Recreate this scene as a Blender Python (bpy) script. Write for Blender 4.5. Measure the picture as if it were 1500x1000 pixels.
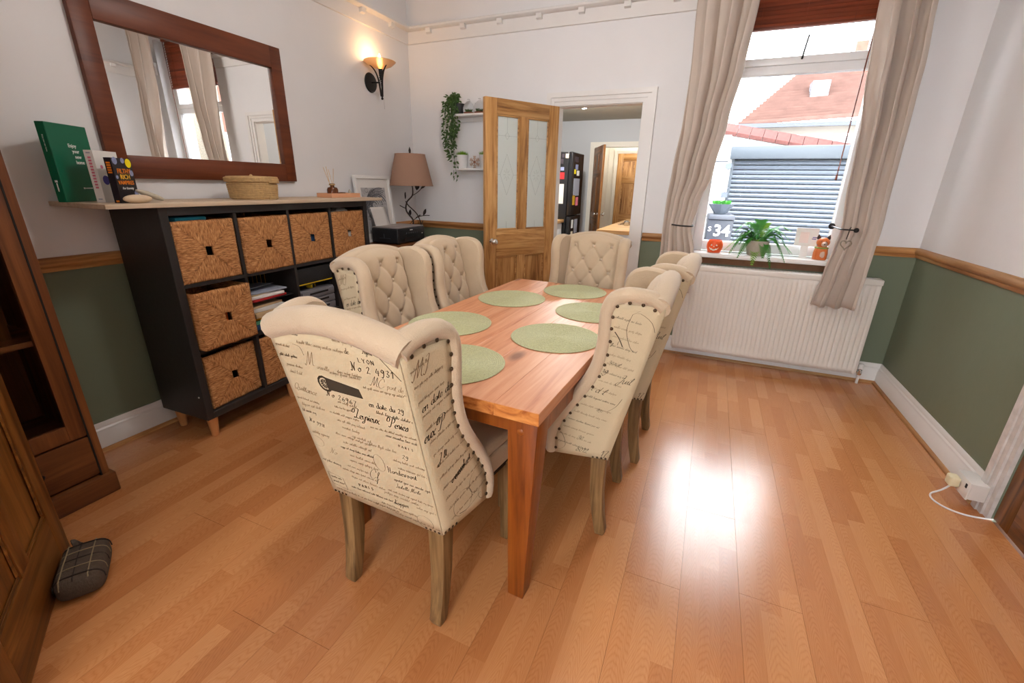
import bpy, bmesh, math, random
from mathutils import Vector, Matrix, noise
random.seed(7)
PI = math.pi
scene = bpy.context.scene
for o in list(bpy.data.objects): bpy.data.objects.remove(o, do_unlink=True)
col = scene.collection

# ------------------------------------------------------------------ camera
CAM = Vector((2.8284, -3.9951, 1.3900))
RR = Vector((0.916402, 0.399831, 0.018487)); UU = Vector((-0.149772, 0.299709, 0.942201)); FF = Vector((-0.371181, 0.866204, -0.334537))
cd = bpy.data.cameras.new('camera'); cam = bpy.data.objects.new('camera', cd); col.objects.link(cam)
cam.matrix_world = Matrix(((RR.x, UU.x, -FF.x, CAM.x), (RR.y, UU.y, -FF.y, CAM.y), (RR.z, UU.z, -FF.z, CAM.z), (0, 0, 0, 1)))
cd.sensor_width = 36.0; cd.lens = 644.52 / 1500 * 36; cd.clip_start = 0.03; cd.clip_end = 200
scene.camera = cam

# ------------------------------------------------------------------ world, light, exposure
scene.view_settings.view_transform = 'Standard'; scene.view_settings.look = 'None'
scene.view_settings.exposure = 0.25; scene.view_settings.gamma = 1.0; scene.view_settings.use_curve_mapping = False
w = bpy.data.worlds.new('sky'); scene.world = w; w.use_nodes = True
bg = w.node_tree.nodes['Background']; bg.inputs[0].default_value = (0.90, 0.95, 1.0, 1); bg.inputs[1].default_value = 14.0

def area(name, loc, rot, sx, sy, power, color=(1, 1, 1), portal=False):
    l = bpy.data.lights.new(name, 'AREA'); l.shape = 'RECTANGLE'; l.size = sx; l.size_y = sy; l.energy = power; l.color = color
    o = bpy.data.objects.new(name, l); col.objects.link(o); o.location = loc; o.rotation_euler = rot
    if portal: l.cycles.is_portal = True
    return o
def point(name, loc, power, color, r):
    l = bpy.data.lights.new(name, 'POINT'); l.energy = power; l.color = color; l.shadow_soft_size = r
    o = bpy.data.objects.new(name, l); col.objects.link(o); o.location = loc
    return o
area('window_daylight_portal', (3.24, 0.27, 1.95), (PI/2, 0, 0), 1.06, 2.1, 1, portal=True)
area('lounge_fill_portal', (2.5, -8.22, 1.6), (-PI/2, 0, 0), 2.0, 1.4, 1, portal=True)  # daylight through an unseen lounge window added for frontal fill
point('ceiling_lamp_light', (2.05, -2.1, 2.74), 38, (1.0, 0.95, 0.90), 0.16)
point('lounge_fill_light', (2.6, -5.2, 2.74), 48, (1.0, 0.95, 0.90), 0.25)  # unseen lounge lamp added as soft fill from behind the camera
point('kitchen_spot_light', (1.2, 1.7, 2.25), 80, (1.0, 0.97, 0.92), 0.06)
point('lobby_light', (1.45, 4.3, 2.2), 12, (1.0, 0.93, 0.82), 0.06)

# ------------------------------------------------------------------ node helpers / materials
def srgb(r, g, b):
    f = lambda c: (c/255/12.92) if c/255 <= 0.04045 else ((c/255+0.055)/1.055)**2.4
    return (f(r), f(g), f(b), 1)
MATS = {}
def new_mat(name):
    m = bpy.data.materials.new(name); m.use_nodes = True; MATS[name] = m
    nt = m.node_tree; return m, nt, nt.nodes['Principled BSDF']
def N(nt, t, **kw):
    n = nt.nodes.new(t)
    for k, v in kw.items():
        if k in n.inputs.keys() if hasattr(n.inputs, 'keys') else False: n.inputs[k].default_value = v
        else: setattr(n, k, v)
    return n
def plain(name, c, rough=0.5, metal=0.0, spec=0.5, bump=0.0, bscale=60, trans=0.0, emit=None, estr=0.0, vary=0.0, vscale=8, alpha=1.0, sheen=0.0, coat=0.0, ior=1.45):
    m, nt, p = new_mat(name)
    p.inputs['Base Color'].default_value = c; p.inputs['Roughness'].default_value = rough; p.inputs['Metallic'].default_value = metal
    p.inputs['Specular IOR Level'].default_value = spec; p.inputs['Transmission Weight'].default_value = trans; p.inputs['IOR'].default_value = ior
    p.inputs['Sheen Weight'].default_value = sheen; p.inputs['Alpha'].default_value = alpha; p.inputs['Coat Weight'].default_value = coat
    if emit: p.inputs['Emission Color'].default_value = emit; p.inputs['Emission Strength'].default_value = estr
    if vary or bump:
        tc = N(nt, 'ShaderNodeTexCoord')
    if vary:
        n = N(nt, 'ShaderNodeTexNoise'); n.inputs['Scale'].default_value = vscale; n.inputs['Detail'].default_value = 6
        nt.links.new(tc.outputs['Object'], n.inputs['Vector'])
        mx = N(nt, 'ShaderNodeMixRGB', blend_type='MULTIPLY'); mx.inputs[0].default_value = 1
        cr = N(nt, 'ShaderNodeValToRGB'); cr.color_ramp.elements[0].position = .3; cr.color_ramp.elements[1].position = .7
        a = 1-vary; cr.color_ramp.elements[0].color = (a, a, a, 1); cr.color_ramp.elements[1].color = (1, 1, 1, 1)
        mx.inputs[1].default_value = c
        nt.links.new(n.outputs['Fac'], cr.inputs[0]); nt.links.new(cr.outputs[0], mx.inputs[2]); nt.links.new(mx.outputs[0], p.inputs['Base Color'])
    if bump:
        n2 = N(nt, 'ShaderNodeTexNoise'); n2.inputs['Scale'].default_value = bscale; n2.inputs['Detail'].default_value = 4
        nt.links.new(tc.outputs['Object'], n2.inputs['Vector'])
        b = N(nt, 'ShaderNodeBump'); b.inputs['Strength'].default_value = bump; b.inputs['Distance'].default_value = 0.01
        nt.links.new(n2.outputs['Fac'], b.inputs['Height']); nt.links.new(b.outputs[0], p.inputs['Normal'])
    return m
def wood(name, dark, mid, light, axis='y', scale=6.0, stretch=14.0, rough=0.4, ring=0.5, knots=0.0, spec=0.4, rand=0.25, bump=0.08, coord='Object'):
    m, nt, p = new_mat(name)
    tc = N(nt, 'ShaderNodeTexCoord'); oi = N(nt, 'ShaderNodeObjectInfo')
    mp = N(nt, 'ShaderNodeMapping'); s = [scale*stretch/4]*3; s['xyz'.index(axis)] = scale/stretch*4/2
    mp.inputs['Scale'].default_value = s
    off = N(nt, 'ShaderNodeVectorMath', operation='SCALE'); cmb = N(nt, 'ShaderNodeCombineXYZ')
    for i in range(3): nt.links.new(oi.outputs['Random'], cmb.inputs[i])
    nt.links.new(cmb.outputs[0], off.inputs[0]); off.inputs['Scale'].default_value = 7.3
    ad = N(nt, 'ShaderNodeVectorMath', operation='ADD')
    nt.links.new(tc.outputs[coord], ad.inputs[0]); nt.links.new(off.outputs[0], ad.inputs[1]); nt.links.new(ad.outputs[0], mp.inputs[0])
    n1 = N(nt, 'ShaderNodeTexNoise'); n1.inputs['Scale'].default_value = 1.0; n1.inputs['Detail'].default_value = 8; n1.inputs['Roughness'].default_value = .62; n1.inputs['Distortion'].default_value = ring
    nt.links.new(mp.outputs[0], n1.inputs['Vector'])
    n2 = N(nt, 'ShaderNodeTexNoise'); n2.inputs['Scale'].default_value = 4.0; n2.inputs['Detail'].default_value = 3
    nt.links.new(mp.outputs[0], n2.inputs['Vector'])
    add = N(nt, 'ShaderNodeMath', operation='MULTIPLY_ADD'); add.inputs[1].default_value = .22
    nt.links.new(n2.outputs['Fac'], add.inputs[0]); nt.links.new(n1.outputs['Fac'], add.inputs[2])
    cr = N(nt, 'ShaderNodeValToRGB'); e = cr.color_ramp.elements
    e[0].position = .40; e[0].color = dark; e[1].position = .80; e[1].color = light
    x = e.new(.58); x.color = mid
    nt.links.new(add.outputs[0], cr.inputs[0])
    outc = cr.outputs[0]
    if knots:
        v = N(nt, 'ShaderNodeTexVoronoi', voronoi_dimensions='2D'); v.inputs['Scale'].default_value = knots
        m2 = N(nt, 'ShaderNodeMapping'); ss = [1, 1, 1]; ss['xyz'.index(axis)] = .45; m2.inputs['Scale'].default_value = ss
        nt.links.new(ad.outputs[0], m2.inputs[0]); nt.links.new(m2.outputs[0], v.inputs['Vector'])
        r2 = N(nt, 'ShaderNodeValToRGB'); r2.color_ramp.elements[0].position = .03; r2.color_ramp.elements[0].color = (.30, .22, .18, 1); r2.color_ramp.elements[1].position = .085; r2.color_ramp.elements[1].color = (1, 1, 1, 1)
        nt.links.new(v.outputs['Distance'], r2.inputs[0])
        mk = N(nt, 'ShaderNodeMixRGB', blend_type='MULTIPLY'); mk.inputs[0].default_value = .85
        nt.links.new(outc, mk.inputs[1]); nt.links.new(r2.outputs[0], mk.inputs[2]); outc = mk.outputs[0]
    hv = N(nt, 'ShaderNodeHueSaturation'); mr = N(nt, 'ShaderNodeMapRange'); mr.inputs['To Min'].default_value = 1-rand; mr.inputs['To Max'].default_value = 1+rand
    nt.links.new(oi.outputs['Random'], mr.inputs[0]); nt.links.new(mr.outputs[0], hv.inputs['Value']); nt.links.new(outc, hv.inputs['Color'])
    nt.links.new(hv.outputs[0], p.inputs['Base Color'])
    p.inputs['Roughness'].default_value = rough; p.inputs['Specular IOR Level'].default_value = spec
    b = N(nt, 'ShaderNodeBump'); b.inputs['Strength'].default_value = bump; b.inputs['Distance'].default_value = .01
    nt.links.new(add.outputs[0], b.inputs['Height']); nt.links.new(b.outputs[0], p.inputs['Normal'])
    return m
def S(*a): return srgb(*a)

# wall paint: white above the dado rail, sage green below (the paint line sits behind the rail)
def wall_paint(name, zsplit, top, low):
    m, nt, p = new_mat(name)
    g = N(nt, 'ShaderNodeNewGeometry'); sp = N(nt, 'ShaderNodeSeparateXYZ'); nt.links.new(g.outputs['Position'], sp.inputs[0])
    lt = N(nt, 'ShaderNodeMath', operation='GREATER_THAN'); lt.inputs[1].default_value = zsplit; nt.links.new(sp.outputs['Z'], lt.inputs[0])
    nz = N(nt, 'ShaderNodeTexNoise'); nz.inputs['Scale'].default_value = 1.6; nz.inputs['Detail'].default_value = 5; nt.links.new(g.outputs['Position'], nz.inputs['Vector'])
    mr = N(nt, 'ShaderNodeMapRange'); mr.inputs['To Min'].default_value = .93; mr.inputs['To Max'].default_value = 1.07; nt.links.new(nz.outputs['Fac'], mr.inputs[0])
    mx = N(nt, 'ShaderNodeMixRGB'); mx.inputs[1].default_value = low; mx.inputs[2].default_value = top; nt.links.new(lt.outputs[0], mx.inputs[0])
    hv = N(nt, 'ShaderNodeHueSaturation'); nt.links.new(mx.outputs[0], hv.inputs['Color']); nt.links.new(mr.outputs[0], hv.inputs['Value'])
    nt.links.new(hv.outputs[0], p.inputs['Base Color']); p.inputs['Roughness'].default_value = .55; p.inputs['Specular IOR Level'].default_value = .3
    n2 = N(nt, 'ShaderNodeTexNoise'); n2.inputs['Scale'].default_value = 7; n2.inputs['Detail'].default_value = 6; nt.links.new(g.outputs['Position'], n2.inputs['Vector'])
    b = N(nt, 'ShaderNodeBump'); b.inputs['Strength'].default_value = .12; b.inputs['Distance'].default_value = .02
    nt.links.new(n2.outputs['Fac'], b.inputs['Height']); nt.links.new(b.outputs[0], p.inputs['Normal'])
    return m
wall_paint('wall', 0.99, (.80, .79, .797, 1), (.175, .205, .140, 1))
plain('white_wall', (.80, .785, .78, 1), .6, bump=.1, bscale=8)
plain('ceiling', (.82, .81, .80, 1), .7)
plain('gloss_white', (.80, .78, .76, 1), .28, bump=.05, bscale=20)
plain('cornice', (.78, .755, .735, 1), .6)
plain('worn_white', (.72, .68, .65, 1), .4, vary=.2, vscale=25)

# laminate: three printed strips per board, all from world position
def laminate():
    m, nt, p = new_mat('laminate')
    g = N(nt, 'ShaderNodeNewGeometry'); sp = N(nt, 'ShaderNodeSeparateXYZ'); nt.links.new(g.outputs['Position'], sp.inputs[0])
    def math_(op, a, b=None, c=None):
        n = N(nt, 'ShaderNodeMath', operation=op)
        for i, v in enumerate((a, b, c)):
            if v is None: continue
            if isinstance(v, (int, float)): n.inputs[i].default_value = v
            else: nt.links.new(v, n.inputs[i])
        return n.outputs[0]
    xs = math_('DIVIDE', math_('SUBTRACT', sp.outputs['X'], 2.93), .2/3)
    si = math_('FLOOR', xs)
    wn = N(nt, 'ShaderNodeTexWhiteNoise', noise_dimensions='1D'); nt.links.new(si, wn.inputs['W'])
    ys = math_('ADD', math_('DIVIDE', sp.outputs['Y'], .43), math_('MULTIPLY', wn.outputs['Value'], 5.0))
    sj = math_('FLOOR', ys)
    cb = N(nt, 'ShaderNodeCombineXYZ'); nt.links.new(si, cb.inputs[0]); nt.links.new(sj, cb.inputs[1])
    w2 = N(nt, 'ShaderNodeTexWhiteNoise', noise_dimensions='2D'); nt.links.new(cb.outputs[0], w2.inputs['Vector'])
    # grain coordinate
    c2 = N(nt, 'ShaderNodeCombineXYZ')
    nt.links.new(math_('ADD', math_('MULTIPLY', sp.outputs['X'], 26.0), math_('MULTIPLY', w2.outputs['Value'], 91.0)), c2.inputs[0])
    nt.links.new(math_('ADD', math_('MULTIPLY', sp.outputs['Y'], 2.0), math_('MULTIPLY', w2.outputs['Value'], 37.0)), c2.inputs[1])
    n1 = N(nt, 'ShaderNodeTexNoise'); n1.inputs['Scale'].default_value = 1.0; n1.inputs['Detail'].default_value = 2; nt.links.new(c2.outputs[0], n1.inputs['Vector'])
    # cathedral rings: fract bands of the smooth noise
    xl = math_('SUBTRACT', math_('FRACT', xs), math_('ADD', .2, math_('MULTIPLY', w2.outputs['Value'], .6)))
    vv = math_('ADD', math_('ADD', sp.outputs['Y'], math_('MULTIPLY', math_('MULTIPLY', xl, xl), math_('ADD', .25, math_('MULTIPLY', wn.outputs['Value'], .5)))), math_('MULTIPLY', n1.outputs['Fac'], .16))
    bands = math_('POWER', math_('ABSOLUTE', math_('SINE', math_('MULTIPLY', vv, 120.0))), .6)
    c3 = N(nt, 'ShaderNodeCombineXYZ'); nt.links.new(math_('MULTIPLY', sp.outputs['X'], 420.0), c3.inputs[0]); nt.links.new(math_('MULTIPLY', sp.outputs['Y'], 14.0), c3.inputs[1]); nt.links.new(w2.outputs['Value'], c3.inputs[2])
    n3 = N(nt, 'ShaderNodeTexNoise'); n3.inputs['Scale'].default_value = 1.0; n3.inputs['Detail'].default_value = 3; nt.links.new(c3.outputs[0], n3.inputs['Vector'])
    grain = math_('ADD', math_('MULTIPLY', bands, .16), math_('MULTIPLY', n3.outputs['Fac'], .30))
    val = math_('ADD', math_('ADD', grain, .20), math_('MULTIPLY', w2.outputs['Value'], .27))
    cr = N(nt, 'ShaderNodeValToRGB'); e = cr.color_ramp.elements
    e[0].position = .12; e[0].color = (.310, .105, .031, 1); e[1].position = .90; e[1].color = (.660, .310, .122, 1)
    x = e.new(.5); x.color = (.500, .192, .064, 1)
    nt.links.new(val, cr.inputs[0]); nt.links.new(cr.outputs[0], p.inputs['Base Color'])
    n4 = N(nt, 'ShaderNodeTexNoise'); n4.inputs['Scale'].default_value = 26; n4.inputs['Detail'].default_value = 6; nt.links.new(g.outputs['Position'], n4.inputs['Vector'])
    mr = N(nt, 'ShaderNodeMapRange'); mr.inputs['From Min'].default_value = .3; mr.inputs['From Max'].default_value = .7; mr.inputs['To Min'].default_value = .19; mr.inputs['To Max'].default_value = .27
    nt.links.new(n4.outputs['Fac'], mr.inputs[0]); nt.links.new(mr.outputs[0], p.inputs['Roughness'])
    p.inputs['Specular IOR Level'].default_value = .7
    b = N(nt, 'ShaderNodeBump'); b.inputs['Strength'].default_value = .05; b.inputs['Distance'].default_value = .004
    nt.links.new(grain, b.inputs['Height']); nt.links.new(b.outputs[0], p.inputs['Normal'])
laminate()
plain('joint', (.10, .035, .012, 1), .7)
wood('dado_wood', S(120, 72, 34), S(170, 118, 68), S(206, 158, 104), 'y', 7, 12, .45)
wood('dado_wood_x', S(120, 72, 34), S(170, 118, 68), S(206, 158, 104), 'x', 7, 12, .45)
wood('table_top', S(184, 112, 74), S(208, 142, 102), S(222, 164, 126), 'y', 8, 12, .42, ring=.8, knots=2.6, rand=.05, spec=.5)
wood('table_leg', S(94, 40, 8), S(134, 68, 18), S(154, 86, 30), 'z', 7, 12, .36, rand=.06)
wood('end_grain', S(130, 62, 20), S(176, 106, 48), S(200, 136, 72), 'x', 16, 4, .5, ring=3.0)
wood('chair_leg', S(76, 54, 28), S(116, 86, 50), S(148, 114, 72), 'z', 12, 14, .6, rand=.08)
wood('door_pine', S(104, 62, 26), S(170, 122, 70), S(206, 162, 106), 'z', 6, 10, .4, ring=1.2, rand=.12)
wood('door_pine_x', S(104, 62, 26), S(170, 122, 70), S(206, 162, 106), 'x', 6, 10, .4, ring=1.2, rand=.12)
wood('old_pine', S(50, 26, 8), S(110, 66, 22), S(150, 98, 44), 'z', 5, 10, .38, ring=1.6, rand=.08)
wood('old_pine_x', S(50, 26, 8), S(110, 66, 22), S(150, 98, 44), 'x', 5, 10, .38, ring=1.6, rand=.08)
wood('cabinet_wood', S(66, 34, 14), S(106, 60, 28), S(134, 82, 42), 'z', 6, 12, .45, ring=.9, rand=.1)
wood('cabinet_wood_y', S(66, 34, 14), S(106, 60, 28), S(134, 82, 42), 'y', 6, 12, .45, ring=.9, rand=.1)
wood('mirror_wood', S(70, 30, 12), S(98, 46, 20), S(116, 58, 28), 'y', 5, 10, .42, rand=.05, bump=.02)
wood('blind_wood', S(84, 32, 16), S(122, 56, 32), S(140, 70, 42), 'x', 6, 12, .4)
wood('board_oak', S(176, 152, 126), S(198, 176, 150), S(212, 192, 168), 'y', 6, 14, .5, rand=.02, bump=.02)
wood('pale_wood', S(196, 132, 78), S(214, 152, 96), S(226, 170, 116), 'z', 6, 10, .45, rand=.05)
wood('counter_wood', S(168, 118, 66), S(204, 158, 104), S(222, 184, 132), 'x', 6, 10, .35, rand=.05)
plain('black_brown', (.026, .022, .021, 1), .42, bump=.08, bscale=40)
plain('linen', S(200, 178, 150), .85, bump=.25, bscale=260, sheen=.25, vary=.06, vscale=14)
plain('print_linen', S(206, 188, 155), .85, bump=.2, bscale=320, vary=.08, vscale=9)
plain('ink', S(64, 54, 40), .85)
plain('faded_ink', S(138, 116, 88), .9)
plain('nail_bronze', (.09, .06, .035, 1), .32, metal=.85)
plain('underside_dark', (.035, .02, .012, 1), .9)
plain('button_linen', S(206, 186, 164), .8)
plain('mirror_glass', (.92, .92, .90, 1), .012, metal=1.0)
plain('window_glass', (1, 1, 1, 1), .0, trans=1.0, spec=.5, ior=1.02)
plain('cabinet_glass', (.95, .94, .92, 1), .03, trans=1.0, ior=1.08)
plain('frosted', (.74, .80, .77, 1), .75, trans=.25, bump=.05, bscale=200)
plain('etched_clear', (.40, .44, .42, 1), .1)
plain('chrome', (.75, .74, .72, 1), .18, metal=1.0)
plain('dark_metal', (.018, .016, .016, 1), .4, metal=.5)
plain('vine_metal', (.035, .024, .022, 1), .5, metal=.4)
plain('curtain', S(206, 192, 180), .9, bump=.15, bscale=300, vary=.05, vscale=5)
plain('radiator', (.76, .715, .66, 1), .35)
plain('upvc', (.84, .85, .86, 1), .3)
plain('sill_white', (.83, .81, .79, 1), .3)
plain('raw_wood', S(122, 84, 58), .8, vary=.3, vscale=20)
plain('shade_cloth', S(168, 132, 112), .9, bump=.3, bscale=400)
plain('amber_glass', (.86, .62, .36, 1), .3, trans=.5)
plain('bulb', (1, .8, .5, 1), .4, emit=(1, .62, .28, 1), estr=28)
plain('ceiling_bulb', (1, 1, 1, 1), .4, emit=(1, .93, .85, 1), estr=6)
plain('kitchen_bulb', (1, 1, 1, 1), .4, emit=(.9, .95, 1, 1), estr=20)
plain('brown_glass', (.16, .045, .012, 1), .12, trans=.35)
plain('rope', S(206, 170, 118), .9, bump=.5, bscale=180, vary=.25, vscale=60)
plain('green_box', (.003, .125, .062, 1), .3, bump=.02)
plain('white_paper', (.80, .78, .75, 1), .6)
plain('white_print', (.85, .85, .83, 1), .6)
plain('pink_print', S(214, 120, 140), .7)
plain('pink_wash', S(236, 216, 210), .6)
plain('blue_print', S(70, 64, 150), .6)
plain('navy_book', S(38, 34, 42), .35, vary=.5, vscale=30)
plain('gold_print', S(240, 190, 60), .4)
plain('orange_print', S(232, 130, 30), .45)
plain('yellow_print', S(240, 220, 20), .45)
plain('lilac_print', S(150, 160, 200), .5, vary=.3, vscale=60)
plain('grey_print', S(160, 165, 180), .6)
plain('cream_pages', S(224, 212, 190), .8)
plain('pebble_pale', S(222, 196, 164), .6, vary=.12, vscale=18)
plain('pebble_grey', S(186, 176, 158), .6, vary=.12, vscale=18)
plain('printer_black', (.014, .015, .017, 1), .35)
plain('printer_top', S(150, 142, 140), .3)
plain('printer_trim', S(60, 64, 72), .3)
plain('leaf_green', S(70, 104, 44), .5, vary=.5, vscale=30)
plain('leaf_dark', S(34, 66, 30), .45, vary=.4, vscale=30)
plain('leaf_bright', S(124, 176, 32), .5, vary=.4, vscale=40)
plain('fern_green', S(66, 150, 48), .5, vary=.5, vscale=14)
plain('pot_white', (.82, .82, .81, 1), .25)
plain('pot_black', (.02, .02, .022, 1), .5)
plain('pot_stone', S(176, 168, 154), .8, bump=.3, bscale=80, vary=.12, vscale=40)
plain('clear_glass', (.96, .97, .97, 1), .02, trans=1.0, ior=1.12)
plain('terracotta', S(150, 96, 74), .7)
plain('flake_wood', S(196, 168, 150), .7)
plain('pumpkin', S(242, 92, 34), .35, bump=.02)
plain('pumpkin_face', (.9, .8, .62, 1), .5)
plain('fox_orange', S(206, 108, 52), .5)
plain('fox_white', S(206, 176, 160), .55)
plain('fox_dark', S(52, 34, 30), .5)
plain('fox_green', S(120, 150, 70), .6)
plain('heart_metal', S(150, 140, 124), .5, metal=.3)
plain('tweed', S(92, 78, 66), .95, bump=.4, bscale=160, vary=.25, vscale=60)
plain('tweed_line', S(56, 46, 42), .95)
plain('tweed_line_pale', S(150, 132, 100), .95)
plain('mat_green', S(198, 200, 150), .75, bump=.5, bscale=240, vary=.25, vscale=140, sheen=.3)
def seagrass():
    m, nt, p = new_mat('seagrass')
    tc = N(nt, 'ShaderNodeTexCoord'); sp = N(nt, 'ShaderNodeSeparateXYZ'); nt.links.new(tc.outputs['Object'], sp.inputs[0]); oi = N(nt, 'ShaderNodeObjectInfo')
    def mt(op, a, b=None):
        n = N(nt, 'ShaderNodeMath', operation=op)
        for i, v in enumerate((a, b)):
            if v is None: continue
            if isinstance(v, (int, float)): n.inputs[i].default_value = v
            else: nt.links.new(v, n.inputs[i])
        return n.outputs[0]
    ay = mt('ABSOLUTE', sp.outputs['Y']); az = mt('ABSOLUTE', mt('SUBTRACT', sp.outputs['Z'], .152))
    mask = mt('GREATER_THAN', ay, az)
    def strands(ky, kz):
        c = N(nt, 'ShaderNodeCombineXYZ'); nt.links.new(mt('ADD', mt('MULTIPLY', sp.outputs['Y'], ky), mt('MULTIPLY', oi.outputs['Random'], 50.0)), c.inputs[0]); nt.links.new(mt('MULTIPLY', sp.outputs['Z'], kz), c.inputs[1]); nt.links.new(mt('MULTIPLY', sp.outputs['X'], 30.0), c.inputs[2])
        n = N(nt, 'ShaderNodeTexNoise'); n.inputs['Scale'].default_value = 1.0; n.inputs['Detail'].default_value = 3; n.inputs['Roughness'].default_value = .7; nt.links.new(c.outputs[0], n.inputs['Vector']); return n.outputs['Fac']
    mx = N(nt, 'ShaderNodeMixRGB'); nt.links.new(mask, mx.inputs[0]); nt.links.new(strands(230.0, 34.0), mx.inputs[1]); nt.links.new(strands(34.0, 230.0), mx.inputs[2])
    seam = mt('MINIMUM', mt('MULTIPLY', mt('ABSOLUTE', mt('SUBTRACT', ay, az)), 90.0), 1.0)
    val = mt('ADD', mx.outputs[0], mt('MULTIPLY', mt('SUBTRACT', seam, 1.0), .07))
    cr = N(nt, 'ShaderNodeValToRGB'); e = cr.color_ramp.elements
    e[0].position = .30; e[0].color = S(92, 52, 22); e[1].position = .72; e[1].color = S(228, 178, 122); x = e.new(.5); x.color = S(184, 124, 70)
    nt.links.new(val, cr.inputs[0]); nt.links.new(cr.outputs[0], p.inputs['Base Color']); p.inputs['Roughness'].default_value = .7
    b = N(nt, 'ShaderNodeBump'); b.inputs['Strength'].default_value = .6; b.inputs['Distance'].default_value = .004; nt.links.new(val, b.inputs['Height']); nt.links.new(b.outputs[0], p.inputs['Normal'])
seagrass()
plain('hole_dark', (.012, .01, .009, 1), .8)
plain('teal_fabric', S(40, 150, 176), .7)
plain('orange_fabric', S(226, 110, 40), .7)
plain('blue_card', S(42, 78, 120), .6)
plain('paper', S(214, 212, 208), .7, vary=.08)
plain('kraft', S(200, 170, 130), .7, vary=.1)
plain('red_card', S(176, 40, 44), .6)
plain('green_card', S(92, 168, 130), .6)
plain('yellow_card', S(206, 162, 36), .6)
plain('tray_grey', S(112, 112, 118), .45)
plain('case_black', (.013, .013, .014, 1), .6, bump=.3, bscale=60)
plain('tape_yellow', S(232, 200, 30), .5)
plain('copper_tray', S(214, 158, 120), .45)
plain('reed', S(214, 178, 128), .7)
plain('fridge_black', (.012, .012, .014, 1), .22)
plain('kitchen_grey', S(186, 188, 192), .6)
plain('kitchen_ceiling', S(170, 164, 148), .7)
plain('kitchen_white', (.78, .80, .82, 1), .35)
plain('lobby_cream', (.78, .74, .66, 1), .6)
plain('steel', (.55, .56, .58, 1), .25, metal=1.0)
plain('socket_white', (.76, .72, .68, 1), .35)
plain('plug_cream', S(226, 214, 178), .4)
plain('yard_ground', (.45, .44, .42, 1), .9, vary=.3)
plain('render_white', (.74, .73, .70, 1), .8, bump=.2, bscale=30)
plain('render_cream', (.16, .14, .12, 1), .8, bump=.2, bscale=30)
plain('pebbledash', (.42, .36, .28, 1), .9, bump=.9, bscale=60, vary=.5, vscale=70)
plain('shutter', (.115, .135, .165, 1), .45)
plain('shutter_box', (.060, .072, .085, 1), .5)
plain('roof_tile', (.155, .085, .068, 1), .85, vary=.25, vscale=3)
plain('coping_tile', (.10, .030, .024, 1), .8, vary=.4, vscale=12)
plain('bin_grey', (.05, .055, .07, 1), .5)
plain('brick', (.16, .06, .04, 1), .85, vary=.35, vscale=6)
plain('mortar', (.55, .50, .44, 1), .9)
plain('dark_glass', (.12, .14, .16, 1), .08)
plain('sketch_grey', S(96, 98, 104), .7, vary=.6, vscale=26)
plain('sketch_pale', S(196, 196, 198), .7, vary=.35, vscale=40)
plain('photo_dark', S(70, 60, 70), .5, vary=.6, vscale=60)

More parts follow.
